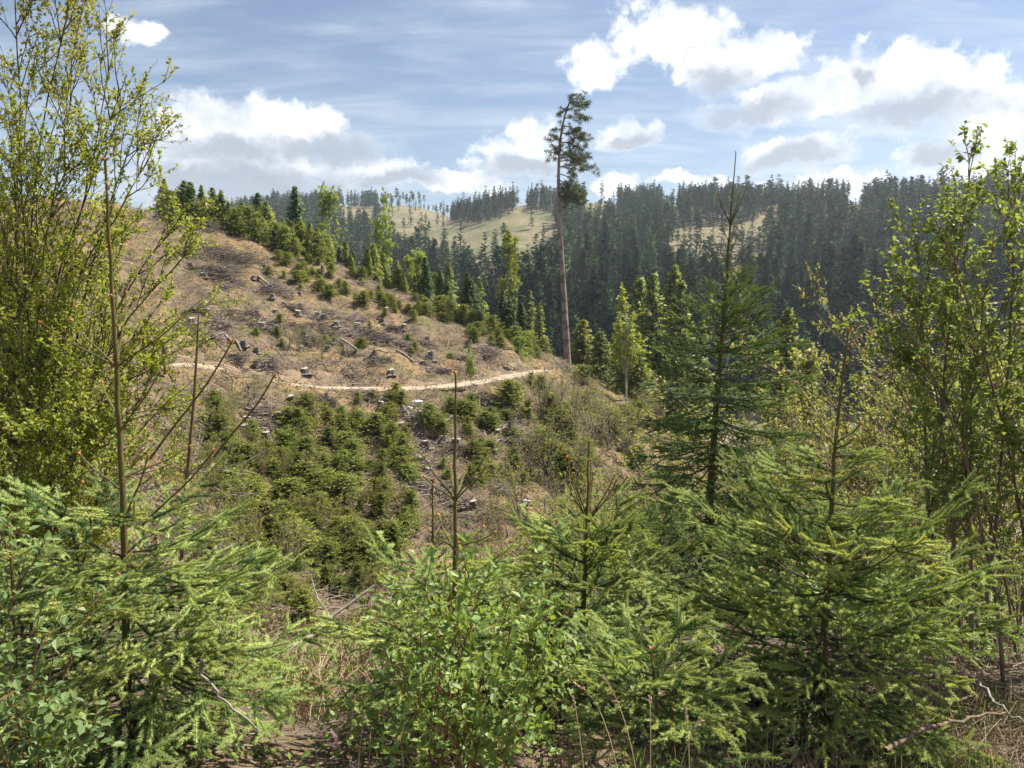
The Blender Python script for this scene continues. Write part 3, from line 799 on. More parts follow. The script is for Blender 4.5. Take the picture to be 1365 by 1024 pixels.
def shrub(name, label, cat, base, Sl, mats, r, k2, l2, k3, l3, per, lsize, tmpl=LEAF_OVAL, r0=.012, ang=34, up=.06, droop=.1, nparts=0, young_top=None, group=None, part_tmpl=None, k3stem=4):
    """Sl world stem polylines. Empty > stem (each with its twigs), foliage, some single leaves"""
    base = np.asarray(base, float)
    root = thing(name, base, label, cat, group)
    Sl = Sl.copy()
    g_ = H(Sl[:, 0, 0], Sl[:, 0, 1]) - .05          # every stem starts in the ground below it
    Sl[..., 2] += (g_ - Sl[:, 0, 2])[:, None] * np.linspace(1, 0, Sl.shape[1])[None] ** 1.5
    Sl = Sl - base
    allv = []; sobj = []; sid = []
    for s in range(len(Sl)):
        st = Sl[s:s + 1]
        br = grow(st, k2, .22, .97, ang, l2, 7, up, .10, r)
        tw = np.concatenate([grow(br, k3, .2, .98, ang + 6, l3, 5, up, .12, r), grow(st, k3stem, .45, 1., ang + 6, l3, 5, up, .12, r)])
        mb = MB()
        V, F = tubes(st, taper(st, r0 * r.uniform(.7, 1.2), r0 * .18), 6); mb.add(V, F, 0)
        V, F = tubes(br, taper(br, r0 * .36, r0 * .12), 4); mb.add(V, F, 0)
        V, F = tubes(tw, taper(tw, r0 * .16, r0 * .07), 3); mb.add(V, F, 0)
        sobj.append(link('stem', mb.mesh('stem', [mats[1]], True), root))
        allv.append(leaves_on(tw, per, r, lsize, droop))
        allv.append(leaves_on(br[:, 2:], max(2, per // 2), r, lsize, droop))
        allv.append(leaves_on(st[:, -4:], per * 2, r, lsize, droop))
        sid += [s] * sum(len(a[0]) for a in allv[-3:])
    lv = [np.concatenate([a[i] for a in allv]) for i in range(5)]
    if young_top is not None:
        z = lv[0][:, 2] + base[2]
        yg = np.clip((z - young_top[0]) / (young_top[1] - young_top[0]) + r.normal(0, .25, len(z)), 0, 1) * young_top[2]
    else: yg = np.clip(r.normal(.1, .2, len(lv[0])), 0, .8)
    if nparts:
        sz = lv[4] / np.linalg.norm(lv[0] + base, axis=1)
        u, v = to_px(lv[0] + base)
        inside = (u > 0) & (u < 1365) & (v > 0) & (v < 1024)
        sel = np.zeros(len(sz), bool); sel[np.argsort(-sz * inside)[:nparts]] = True
        leaf_parts([sobj[q] for q in np.array(sid)[sel]], part_tmpl or tmpl, [a[sel] for a in lv], mats[0])
        yg = yg[~sel]; lv = [a[~sel] for a in lv]
    f = link('foliage', leafmesh('foliage', tmpl, lv, mats[0], r, yg), root)
    tag(f, kind='stuff')
    return root, len(lv[0])

# ------------------------------------------------------------------ far forest
def in_poly(u, v, poly):
    poly = np.asarray(poly, float); ins = np.zeros(np.shape(u), bool)
    j = len(poly) - 1
    for i in range(len(poly)):
        xi, yi = poly[i]; xj, yj = poly[j]
        c = ((yi > v) != (yj > v)) & (u < (xj - xi) * (v - yi) / (yj - yi + 1e-9) + xi)
        ins ^= c; j = i
    return ins
r = np.random.default_rng(21)
FAR_T = []
for k in range(4): FAR_T.append(conifer(np.random.default_rng(100 + k), 1.0, .155, .14, 56, 3, .086, droop=.3, slim=.28, pw=.7, limbs=False, rnd=.35, tri=True, nn=.22, nz=.45))
for k in range(2): FAR_T.append(conifer(np.random.default_rng(110 + k), 1.0, .11, .5, 54, 3, .075, droop=.15, slim=.3, round_top=True, limbs=False, rnd=.4, tri=True, nn=.22, nz=.45))
NEARF_T = []
for k in range(5): NEARF_T.append(conifer(np.random.default_rng(120 + k), 1.0, .165, .10, 190, 12, .048, droop=.34, slim=.2, pw=.75, limbs=False, rnd=.35, nn=.22, nz=.45))
for k in range(2): NEARF_T.append(conifer(np.random.default_rng(130 + k), 1.0, .125, .45, 110, 12, .045, droop=.15, slim=.22, round_top=True, limbs=False, rnd=.4, nn=.22, nz=.45))
step = 5.6
gx, gy = np.meshgrid(np.arange(-330, 560, step), np.arange(150, 1000, step))
gx = gx + r.uniform(-.48, .48, gx.shape) * step; gy = gy + r.uniform(-.48, .48, gy.shape) * step
gx = gx.ravel(); gy = gy.ravel()
gz = H(gx, gy)
B = np.stack([gx, gy, gz], 1)
u, v = to_px(B)
ok = (u > 290) & (u < 1480) & (v > 225) & (v < 560)
CLEAR = [[(598, 300), (650, 298), (690, 284), (738, 284), (745, 350), (725, 378), (640, 385), (600, 352)],
         [(780, 304), (780, 225), (824, 225), (824, 300)],
         [(503, 240), (588, 240), (604, 300), (640, 306), (640, 362), (560, 352), (520, 335), (503, 318)],
         [(872, 372), (900, 306), (1014, 294), (1020, 362), (960, 384)],
         [(1000, 330), (1000, 296), (1036, 280), (1040, 322)], [(1128, 300), (1130, 262), (1150, 262), (1150, 300)], [(690, 262), (705, 262), (700, 300), (690, 300)], [(880, 290), (884, 258), (905, 258), (902, 292)], [(430, 300), (460, 275), (500, 280), (500, 305)]]
keep = np.ones(len(u), bool)
for i, c in enumerate(CLEAR):
    ins = in_poly(u, v, c)
    keep &= ~(ins & (r.random(len(u)) > (.13 if i == 3 else .035)))
# a thin line of tall bare-stemmed trees along the left crest, sparse elsewhere on that ridge
crest = (u > 478) & (u < 590) & (gy > 850) & (gy < 930)
keep |= crest & (r.random(len(u)) < .16)
dens = .5 + 1.2 * fbm(gx * .03, gy * .03, 3)
keep &= (r.random(len(u)) < np.clip(.62 + dens * .55, .25, 1)) | crest
ok &= keep
B = B[ok]; u = u[ok]; v = v[ok]; crest = crest[ok]
hgt = np.interp(B[:, 1], [200, 330, 520, 660, 900], [22, 19.5, 16, 14.5, 16]) * r.uniform(.62, 1.22, len(B))
hgt = hgt * (1 + .22 * (r.random(len(B)) < .10))
# keep those whose top can be seen over the land in front
def visible(Pt):
    ts = np.linspace(.04, .985, 70)
    vis = np.ones(len(Pt), bool)
    for t in ts:
        vis &= H0(Pt[:, 0] * t, Pt[:, 1] * t) - .5 < Pt[:, 2] * t
    return vis
vis = visible(B + np.c_[0 * hgt, 0 * hgt, hgt * .9])
B = B[vis]; hgt = hgt[vis]; u = u[vis]; v = v[vis]; crest = crest[vis]
infr = (u > -20) & (u < 1385)
ang_size = hgt / B[:, 1] * infr
order = np.argsort(-ang_size)
near_ids = order[:300]; rest = order[300:]
def t_id(i, n_sp, n_pi): return int(r.integers(0, n_sp)) if r.random() < .72 and not crest[i] else n_sp + int(r.integers(0, n_pi))
NF_ME = [t.mesh('forest_spruce', [M['needle_far'], M['bark_dark']]) for t in NEARF_T]
for i in near_ids:
    o = link('forest_spruce', NF_ME[t_id(i, 5, 2)], None, B[i] - [0, 0, .3])
    o.scale = (hgt[i] * r.uniform(.9, 1.25),) * 2 + (hgt[i],)
    o.rotation_euler = (r.normal(0, .015), r.normal(0, .015), r.uniform(0, 6.28))
    tag(o, 'tall dark spruce in the dense forest across the valley', 'spruce', 'dark spruces of the forest across the valley')
mb = MB()
tid = np.array([t_id(i, 4, 2) for i in rest])
for k, T_ in enumerate(FAR_T):
    ids = rest[tid == k]
    if len(ids) == 0: continue
    V0 = np.concatenate(T_.V); F0 = np.concatenate(T_.F); M0 = np.concatenate(T_.M)
    th = r.uniform(0, 6.28, len(ids)); c, s = np.cos(th), np.sin(th); z0 = np.zeros(len(ids))
    wd = r.uniform(.9, 1.3, len(ids))[:, None]
    X = np.stack([c, s, z0], 1) * wd; Y = np.stack([-s, c, z0], 1) * wd; Z = np.tile([0, 0, 1.], (len(ids), 1))
    a = np.repeat(r.random(len(ids)), len(V0))
    for mi in (0, 1):
        V, F = place(V0, F0[M0 == mi], B[ids] - [0, 0, .3], X, Y, Z, hgt[ids])
        Nn, _ = place(np.concatenate(T_.N), F0[:1], np.zeros((len(ids), 3)), X, Y, Z, np.ones(len(ids)))
        mb.add(V, F, mi, a, Nn if mi == 0 else None)
o = link('distant_forest', mb.mesh('distant_forest', [M['needle_far'], M['bark_dark']]))
tag(o, 'distant dark spruce forest covering the slopes up to the skyline', 'forest', kind='stuff')
print('far trees', len(near_ids), len(rest), mb.tris())

# ------------------------------------------------------------------ tall lone pine
pb_ = px(757, 480, 75.0); pb_[2] = float(H(pb_[0], pb_[1])) - .2
pl = np.array([pb_, px(752, 400, 75), px(746, 300, 75), px(744, 240, 75), px(746, 190, 75), px(752, 150, 75), px(762, 130, 75)])
zz = np.linspace(pl[0, 2], pl[-1, 2], 30)
pl = np.stack([np.interp(zz, pl[:, 2], pl[:, i]) for i in range(3)], 1)
for _ in range(3): pl[1:-1] = .5 * pl[1:-1] + .25 * (pl[2:] + pl[:-2])
pine = thing('pine_tree', pb_, 'tall lone pine with a long bare leaning trunk and one-sided crown', 'pine')
mb = MB(); V, F = tubes(pl - pb_, np.linspace(.36, .07, 30)[None], 10); mb.add(V, F, 0)
link('trunk', mb.mesh('pine_trunk', [M['bark_pine']], True), pine)
r = np.random.default_rng(5)
# limbs: (pixel height, reach in px to the right (+) or left (-), drop px, tuft amount)
LIMBS = [(140, 12, -6, 10), (148, 22, 2, 12), (158, 26, 6, 12), (150, -8, 4, 5), (168, 24, 10, 12), (178, 28, 8, 14), (172, -6, 8, 4),
         (190, 28, 10, 14), (200, 24, 14, 12), (188, -9, 5, 8), (198, -12, 4, 8), (207, 24, 8, 12), (212, 30, 6, 12), (206, -9, 4, 5), (215, 38, 4, 12), (222, 24, 8, 10),
         (232, 20, 14, 7), (240, 10, 16, 4), (244, 30, 14, 8), (250, 36, 8, 14), (252, 20, 12, 14), (256, 28, 14, 14), (262, 14, 12, 8), (246, 14, 14, 10)]
for (vv, reach, drop, amt) in [(a, b * 1.12, c, int(d * 1.7)) for a, b, c, d in LIMBS]:
    Y0 = 75.0
    zb = tz(vv) * Y0
    p = poly_at(pl, zb) - pb_
    rx = reach / FPX * Y0; dzz = -drop / FPX * Y0
    dy = r.normal(0, abs(rx) * .45 + .25)
    n = 6; t = np.linspace(0, 1, n)[:, None]
    Q = p + t * np.array([rx, dy, 0]) + np.array([0, 0, 1.]) * (dzz * t + .25 * np.sin(t * 3.1)) + np.cumsum(r.normal(0, .06, (n, 3)), 0) * t
    mb = MB(); V, F = tubes(Q, np.linspace(.065, .02, n)[None], 5); mb.add(V, F, 1)
    cs = []
    for q in range(amt):
        tt = r.uniform(.35, 1.05); c = np.array([np.interp(tt, t[:, 0], Q[:, i]) for i in range(3)]) + r.normal(0, .34, 3) * [1, 1.2, .75]
        cs.append(c)
        V, F = tubes(np.array([np.array([np.interp(max(0, tt - .2), t[:, 0], Q[:, i]) for i in range(3)]), c]), np.array([[.018, .008]]), 3); mb.add(V, F, 1)
    cs = np.array(cs); k = 70
    c = np.repeat(cs, k, 0)
    d = unit(r.normal(size=c.shape) + np.array([0, 0, .35])); off = d * r.uniform(.0, .26, (len(c), 1)) * [1, 1, .75]
    ln = r.uniform(.12, .24, len(c)); wv = unit(np.cross(d, r.normal(size=c.shape))) * .022
    b0 = c + off
    V = np.stack([b0 - wv, b0 + wv, b0 + d * ln[:, None]], 1).reshape(-1, 3)
    mn = MB(); mn.add(V, np.arange(len(V)).reshape(-1, 3), 0)
    bo = link('branch', mb.mesh('pine_branch', [M['needle_pine'], M['bark_pine']]), pine)
    tag(link('needles', mn.mesh('pine_needles', [M['needle_pine']]), bo), kind='stuff')
for vv, reach, drop in ((330, 9, 3), (352, -8, 2), (300, -7, 3), (285, 10, -4), (236, -6, -3), (312, 6, 2)):
    p = poly_at(pl, tz(vv) * 75) - pb_
    Q = np.array([p, p + [reach * .04, r.normal(0, .3), -drop * .03], p + [reach * .073, r.normal(0, .5), -drop * .073]])
    mb = MB(); V, F = tubes(Q, np.array([[.04, .03, .012]]), 4); mb.add(V, F, 0)
    link('dead_branch', mb.mesh('dead_branch', [M['dead_wood']]), pine)

# ------------------------------------------------------------------ young spruces of the clearing and spur
r = np.random.default_rng(33)
YS = [conifer(np.random.default_rng(200 + k), 1.0, [.50, .60, .55, .70, .64, .52][k], .0, 260, 26, .070, droop=-.05, slim=.13, pw=.45, rnd=1.4, nn=1.1, lv=(.3, 1.45)) for k in range(6)]
YS_ME = [t.mesh('young_spruce', [M['needle_mid'], M['bark_twig']]) for t in YS]
SK = [conifer(np.random.default_rng(220 + k), 1.0, [.30, .34, .24, .32][k], .04, 280, 26, .050, droop=.18, slim=.15, pw=.75, rnd=.9, nn=.6, lv=(.45, 1.25)) for k in range(4)]
SK_ME = [t.mesh('spur_spruce', [M['needle_mid'], M['bark_twig']]) for t in SK]
TALL_ME = [conifer(np.random.default_rng(240 + k), 1.0, .17, .06, 300, 22, .030, droop=.3, slim=.17, pw=.8, rnd=.6, nn=.4, lv=(.5, 1.2)).mesh('slope_spruce', [M['needle_mid'], M['bark_twig']]) for k in range(3)]
SKD_ME = [t.mesh('spur_spruce_dark', [M['needle_dark'], M['bark_twig']]) for t in SK]
def scatter_px(poly, n, r, lo=6, hi=110, mind=0.0):
    poly = np.asarray(poly, float); out = []
    (u0, v0), (u1, v1) = poly.min(0), poly.max(0)
    for _ in range(n * 12):
        uu, vv = r.uniform(u0, u1), r.uniform(v0, v1)
        if not in_poly(np.array([uu]), np.array([vv]), poly)[0]: continue
        p = ground_hit(uu, vv, lo, hi)
        if p is None or p[1] > hi - 2: continue
        if ((p[0] - TR[:, 0]) ** 2 + (p[1] - TR[:, 1]) ** 2).min() < 1.6 ** 2: continue
        if mind and any((p[0] - q[0]) ** 2 + (p[1] - q[1]) ** 2 < mind ** 2 for q in out): continue
        out.append(p)
        if len(out) >= n: break
    return out
def plant(me_list, pts, h0, h1, label, cat, group, name, r, wid=(.8, 1.7), squash=1.0):
    for p in pts:
        z = float(H(p[0], p[1]))
        o = link(name, me_list[int(r.integers(0, len(me_list)))], None, (p[0], p[1], z - .06))
        h = r.uniform(h0, h1); k = r.uniform(*wid)
        o.scale = (h * k, h * k, h * squash); o.rotation_euler = (r.normal(0, .04), r.normal(0, .04), r.uniform(0, 6.28))
        tag(o, label, cat, group)
POLYS = [
 ([(350, 338), (440, 352), (575, 398), (600, 430), (555, 432), (480, 418), (400, 388), (352, 362)], 46, .8, 1.5),
 ([(560, 395), (640, 420), (720, 445), (735, 478), (690, 476), (640, 462), (600, 440)], 30, .9, 2.0),
 ([(330, 585), (395, 550), (470, 532), (535, 534), (548, 640), (556, 690), (515, 765), (440, 800), (330, 765), (285, 660), (280, 540)], 132, .8, 1.7),
 ([(560, 548), (640, 545), (690, 560), (720, 640), (650, 650), (590, 640), (566, 600)], 40, .7, 1.4),
 ([(660, 520), (790, 500), (860, 560), (850, 640), (760, 660), (700, 600)], 26, 1.0, 2.4),
 ([(340, 400), (560, 440), (640, 480), (600, 490), (420, 485), (320, 470)], 14, .5, 1.0),
 ([(285, 690), (345, 770), (440, 800), (420, 850), (330, 850), (250, 800)], 14, .8, 1.6),
]
spots = []
for poly, n, h0, h1 in POLYS:
    pts = scatter_px(poly, n, r, 12, 100, .55); spots += pts
    plant(YS_ME, pts, h0 * .66, h1 * .78, 'bushy young green spruce growing on the cleared hillside', 'young spruce', 'young spruces on the cleared hillside', 'young_spruce', r)
print('young spruces', len(spots))
# spruces along the crest of the spur, dark and light mixed
crest_u = np.concatenate([r.uniform(225, 560, 120), r.uniform(560, 700, 24)])
pts = []
for uu in crest_u:
    s = (uu - 682.5) / FPX
    Ys = np.linspace(60, 112, 105); zt = H0(s * Ys, Ys) / Ys
    k = int(np.argmax(zt)); Yc = Ys[k] + r.uniform(-2.0, 12.0) * (1 if uu < 560 else .6)
    pts.append((s * Yc, Yc, 0))
n = len(pts); cut = int(n * .74)
plant(SK_ME, pts[:cut], 1.7, 4.3, 'light green spruce on the crest of the cleared spur', 'spruce', 'spruces along the crest of the spur', 'crest_spruce', r, (.7, 1.3))
plant(SKD_ME, pts[cut:], 2.2, 4.8, 'dark green spruce on the crest of the cleared spur', 'spruce', 'dark spruces along the crest of the spur', 'crest_spruce', r, (.7, 1.2))
pts = []
for uu in r.uniform(225, 430, 70):
    s = (uu - 682.5) / FPX; Ys = np.linspace(60, 112, 105); zt = H0(s * Ys, Ys) / Ys
    Yc = Ys[int(np.argmax(zt))] + r.uniform(-4, 4); pts.append((s * Yc, Yc, 0))
plant(YS_ME, pts, 1.2, 3.0, 'rounded young spruce in the thicket at the top of the hill', 'young spruce', 'young spruces of the hill-top thicket', 'young_spruce', r, (.6, 1.1))
def single_conifer(u_, vb, vt, Y, me, label, name='crest_spruce', cat='spruce', wid=1.0):
    b = px(u_, vb, Y); z = float(H(b[0], b[1]))
    top = tz(vt) * Y; o = link(name, me, None, (b[0], b[1], z - .1)); h = top - z
    o.scale = (h * wid, h * wid, h); o.rotation_euler = (0, 0, r.uniform(0, 6)); tag(o, label, cat); return o
single_conifer(396, 350, 247, 86, SKD_ME[2], 'tallest dark pointed spruce on the crest beside the silvery birch', wid=.85)
single_conifer(286, 310, 249, 90, SK_ME[0], 'pale pointed spruce rising above the crest at the hill top')
for k, (uu, vb, vt, Y) in enumerate([(775, 500, 425, 82), (800, 510, 440, 80), (828, 520, 400, 72), (846, 525, 440, 70), (868, 530, 360, 92), (892, 540, 350, 95), (912, 545, 372, 90),
                              (850, 530, 365, 98), (930, 560, 425, 80), (1050, 600, 408, 60), (1072, 610, 452, 58), (720, 470, 402, 90), (702, 462, 385, 95), (640, 440, 372, 92), (600, 420, 350, 96), (580, 420, 362, 90)]):
    b = px(uu, vb, Y); z = float(H(b[0], b[1])); top = tz(vt) * Y
    h = top - z; tall = h > 8
    o = link('slope_spruce', TALL_ME[k % 3] if tall else SK_ME[k % 4], None, (b[0], b[1], z - .1))
    o.scale = (h * 1.1, h * 1.1, h); o.rotation_euler = (0, 0, k * 1.7)
    tag(o, 'slender green spruce on the slope falling away behind the spur', 'spruce', 'spruces behind the end of the spur')

# ------------------------------------------------------------------ birches and light broadleaved trees on the spur
def small_birch(seed, h, nbr, leafs, lsize, upright=.10):
    rr = np.random.default_rng(seed)
    st = stems([(0, 0, 0)], [(rr.normal(0, .03) * h, rr.normal(0, .03) * h, h)], 10, np.zeros(3), rr, .008)
    br = grow(st, nbr, .22, .96, 36, h * .30, 6, upright, .10, rr)
    tw = grow(br, 5, .2, 1., 38, h * .10, 4, .02, .14, rr)
    mb = MB()
    V, F = tubes(st, taper(st, h * .011, h * .002), 6); mb.add(V, F, 0)
    V, F = tubes(br, taper(br, h * .0035, h * .001), 3); mb.add(V, F, 0)
    lv = leaves_on(tw, leafs, rr, lsize, .2)
    V, F = place(*LEAF_SIMPLE, *lv)
    mc = MB(); mc.add(V, F, 0, 0)
    return mb, mc
BI = [small_birch(300 + k, 1.0, 34, 5, .050) for k in range(3)]
BI_ME = [(a.mesh('birch_trunk', [M['bark_birch']], True), b.mesh('birch_crown', [M['leaf_birch']])) for a, b in BI]
def birch(u_, vb, vt, Y, k, label, wid=1.0, cat='birch'):
    b = px(u_, vb, Y); z = float(H(b[0], b[1]))
    h = tz(vt) * Y - z
    root = thing('birch_tree', (b[0], b[1], z - .05), label, cat)
    root.scale = (h * wid, h * wid, h); root.rotation_euler = (0, 0, k * 2.1 + u_)
    link('trunk', BI_ME[k % 3][0], root); c = link('crown', BI_ME[k % 3][1], root); tag(c, kind='stuff')
birch(510, 378, 264, 84, 0, 'slim pale birch with yellow-green crown standing on the spur crest', .8)
birch(677, 440, 322, 84, 1, 'bright yellow-green larch-like tree beside the lone pine', .75, 'larch')
birch(440, 340, 262, 92, 2, 'small silvery birch among the dark spruces of the crest', .9)
birch(545, 400, 345, 78, 1, 'short light green birch at the lower end of the crest spruces', 1.2)
birch(560, 398, 342, 82, 2, 'rounded pale birch beside the last crest spruces', 1.2)
birch(835, 520, 392, 66, 0, 'light green birch in front of the forest near the lone pine', .9)
birch(697, 520, 452, 60, 2, 'wispy young birch at the far end of the sandy trail', 1.0)
birch(628, 520, 462, 50, 0, 'thin bare-looking birch sapling beside the sandy trail', .8)

# ------------------------------------------------------------------ stumps, logs, brushwood, rocks
r = np.random.default_rng(55)
def stump_mesh(rr, d, h, lean):
    mb = MB(); n = 14
    th = np.arange(n) / n * 2 * np.pi
    lob = 1 + .14 * np.cos(th * 3 + rr.uniform(0, 6)) + .09 * np.cos(th * 5 + rr.uniform(0, 6))
    prof = [(-.15, 1.75), (0, 1.5), (.12, 1.18), (.4, 1.03), (.8, .98), (1, .96)]
    V = []
    for zf, rf in prof:
        fl = 1 + (lob - 1) * (1.6 if zf < .2 else .7)
        z = np.full(n, zf * h)
        if zf == 1: z = z + .05 * np.cos(th + 1) * d + rr.normal(0, .012, n) + .05 * (th > 4.6) * h
        V.append(np.stack([np.cos(th) * d / 2 * rf * fl + lean * zf * h, np.sin(th) * d / 2 * rf * fl, z], 1))
    m = len(V); idx = np.arange(m * n).reshape(m, n); nx = np.roll(idx, -1, 1)
    F = np.stack([idx[:-1], nx[:-1], nx[1:], idx[1:]], -1).reshape(-1, 4)
    mb.add(np.concatenate(V), F, 0)
    top = V[-1].copy(); top[:, :2] = (top[:, :2] - [lean * h, 0]) * .985 + [lean * h, 0]; top[:, 2] += .004
    c = top.mean(0) + [0, 0, .01]
    mc = MB(); mc.add(np.vstack([top, c]), np.stack([np.arange(n), np.roll(np.arange(n), -1), np.full(n, n)], 1), 0)
    return mb.mesh('stump_bark', [M['stump_bark']]), mc.mesh('cut_face', [M['cut_wood']])
STUMPS = [(389, 536, 'pale squat stump just below the bend of the trail', .55, .6), (437, 533, 'stump at the lower edge of the trail among young spruces', .5, .6),
          (372, 560, 'weathered stump half hidden between spruces under the trail bend', .5, .6), (357, 588, 'grey flat-topped stump low among the ravine spruces', .55, .65),
          (541, 705, 'broad stump with pale cut top near the gully bottom', .6, .55), (632, 678, 'dark round stump on bare reddish soil below the gully', .55, .6),
          (632, 645, 'grey stump above the dark round one', .5, .5), (681, 584, 'tall pale standing stump beside dark bushes', .55, 1.25), (516, 574, 'small stump with bleached top among spruces under the trail', .45, .35),
          (576, 480, 'broken stump in the trail cutting', .7, .9), (432, 427, 'dark stump on the open upper slope', .7, .6), (476, 438, 'dark rounded stump on the middle of the open slope', .75, .6),
          (538, 439, 'large dark stump at the edge of the open slope', .75, .6), (626, 462, 'stump above the trail near the end of the spur', .7, .7), (430, 368, 'tall thin pale stump beneath the crest spruces', .45, 1.2),
          (353, 360, 'pale stump beside the big brushwood heap', .5, .7), (516, 415, 'small dark stump among the green band of spruces', .6, .5), (573, 420, 'thin standing stump where the green spruce band ends', .45, 1.1),
          (326, 461, 'grey stump on the reddish slope above the trail', .6, .5), (345, 492, 'split stump with roots on the upper bank of the trail', .9, .7), (437, 467, 'bleached stump with splinters on the open slope', .8, .5),
          (591, 588, 'pale stump in the gully of grey slash', .5, .4), (560, 556, 'stump at the head of the grey slash strip', .5, .5), (660, 562, 'sawn stump beside pale logs below the trail end', .6, .5)]
for (uu, vv, lab, d, h) in STUMPS:
    p = ground_hit(uu, vv, 8, 110)
    if p is None: continue
    root = thing('tree_stump', (p[0], p[1], float(H(p[0], p[1])) - .04), lab, 'stump', 'tree stumps on the clearing')
    root.rotation_euler = (r.normal(0, .06), r.normal(0, .06), r.uniform(0, 6.28))
    a, b = stump_mesh(r, d * r.uniform(.6, .78), h * .72, r.normal(0, .08))
    link('bark', a, root); link('cut_face', b, root)
def on_slope(uu, vv, lift=0.0):
    p = ground_hit(uu, vv, 5, 110)
    while p is None: vv += 4; p = ground_hit(uu, vv, 5, 110)
    return np.array([p[0], p[1], float(H(p[0], p[1])) + lift])
LOGS = [((377, 404), (393, 416), .11, 'thin felled log lying on the upper slope'), ((528, 469), (552, 484), .13, 'bleached log sloping down towards the trail cutting'),
        ((455, 456), (482, 471), .10, 'pale pole lying below the bleached stump'), ((538, 546), (547, 566), .12, 'light grey log pointing down the slash strip'), ((640, 553), (665, 549), .14, 'white barkless log under the trail end'),
        ((556, 612), (572, 620), .16, 'short bleached log on the bare patch of the gully'), ((486, 480), (520, 470), .09, 'slim dark pole above the trail'), ((300, 448), (322, 470), .10, 'grey pole on the reddish slope'),
        ((590, 566), (604, 556), .10, 'weathered branch wood beside the pale gully stump'), ((345, 372), (372, 392), .12, 'dark log below the big brushwood heap'), ((655, 605), (690, 585), .08, 'brown pole in the bushes below the trail end'), ((560, 640), (592, 655), .07, 'thin stick across the bare reddish soil')]
for (a, b, rad, lab) in LOGS:
    A = on_slope(*a, .08); Bq = on_slope(*b, .08)
    if np.linalg.norm(A - Bq) > 9: Bq = A + unit(Bq - A) * 5
    n = 8; t = np.linspace(0, 1, n)[:, None]; Q = A + (Bq - A) * t + r.normal(0, .02, (n, 3))
    Q[:, 2] = np.maximum(Q[:, 2], H(Q[:, 0], Q[:, 1]) + rad * .4)
    base = Q[0].copy(); root = thing('log', base, lab, 'log', 'logs left on the clearing')
    mb = MB(); rr = np.linspace(rad, rad * .6, n); V, F = tubes(Q - base, rr[None], 8); mb.add(V, F, 0)
    link('log_bark', mb.mesh('log_bark', [M['dead_wood']], True), root)
    for q, nb, rd in ((0, 1, rad), (n - 1, n - 2, rad * .6)):
        d = unit(Q[q] - Q[nb]); ref = np.array([0, 0, 1.]); A1 = unit(np.cross(d, ref)); B1 = np.cross(d, A1); th = np.arange(10) / 10 * 6.2832
        Vc = np.vstack([Q[q] - base + d * .004 + rd * .99 * (np.cos(th)[:, None] * A1 + np.sin(th)[:, None] * B1), Q[q] - base + d * .006])
        mc = MB(); mc.add(Vc, np.stack([np.arange(10), np.roll(np.arange(10), -1), np.full(10, 10)], 1)); link('cut_end', mc.mesh('cut_end', [M['cut_wood']]), root)
# brushwood heaps: many thin crossing branches
def heap(uu, vv, wpx, lab, n, dark, hh=.5, along=None, name='brush_pile'):
    p = on_slope(uu, vv); root_r = wpx / FPX * p[1] / 2
    c = r.normal(0, .45, (n, 2)) * root_r * np.array([1, .8])
    if along is not None:
        q = on_slope(*along); s_ = r.random(n); c = r.normal(0, .45, (n, 2)) * root_r + s_[:, None] * (q[:2] - p[:2])
    th = r.normal(.3, .7, n); ln = r.uniform(.5, 1.9, n) * min(1.2, max(.7, root_r * .6))
    d = np.stack([np.cos(th), np.sin(th), r.normal(.05, .22, n)], 1)
    pos = np.c_[c, np.zeros(n)] + p
    g0 = H(pos[:, 0], pos[:, 1]); pos[:, 2] = g0 + np.abs(r.normal(0, .5, n)) * hh * np.exp(-(c / max(root_r, .3)) ** 2).min(1) + .03
    t = np.linspace(-.5, .5, 4)[None, :, None]
    Q = pos[:, None] + d[:, None] * ln[:, None, None] * t + np.cumsum(r.normal(0, .03, (n, 4, 3)), 1)
    Q[..., 2] = np.maximum(Q[..., 2], H(Q[..., 0], Q[..., 1]) + .01)
    mb = MB(); V, F = tubes(Q - p, (r.uniform(.008, .035, n)[:, None]) * np.array([1, .9, .7, .4])[None], 4); mb.add(V, F, 0)
    o = link(name, mb.mesh(name, [M['slash_dark' if dark else 'slash']]), None, p)
    tag(o, lab, 'brushwood', 'brushwood heaps on the clearing', 'stuff' if name != 'brush_pile' else None)
heap(312, 350, 90, 'big dark heap of brushwood under the crest', 420, True, .9)
heap(297, 370, 60, 'dark brushwood heap just below the big one', 220, True, .6)
heap(367, 390, 50, 'low strip of dark branches on the upper slope', 160, True, .5)
heap(506, 455, 60, 'brown branch heap on the lower open slope', 200, True, .5)
heap(655, 474, 40, 'pale tangle of branches above the end of the trail', 160, False, .8)
heap(556, 548, 30, 'grey strip of slash running down the gully', 420, False, .4, along=(568, 640))
heap(672, 548, 50, 'brown twig heap under the end of the trail', 200, False, .5)
heap(572, 660, 60, 'grey twigs on bare soil at the gully', 200, False, .35)
heap(697, 600, 50, 'dark branches under the bushes of the gully side', 180, True, .5)
heap(345, 555, 40, 'grey twig heap beside the weathered stump', 140, False, .5)
heap(280, 305, 70, 'brown brushwood near the hill top', 200, True, .5)
heap(585, 415, 120, 'long brown band of dead branches along the crest', 260, False, .3, along=(440, 345), name='dead_branch_band')
heap(750, 490, 40, 'loose branches at the foot of the lone pine', 120, False, .3)
SLOPE = [(250, 320), (340, 360), (420, 400), (560, 440), (660, 480), (600, 500), (440, 505), (300, 480), (250, 440)]
LOWER = [(300, 530), (420, 530), (560, 530), (690, 540), (720, 640), (600, 690), (540, 640), (420, 600), (320, 600)]
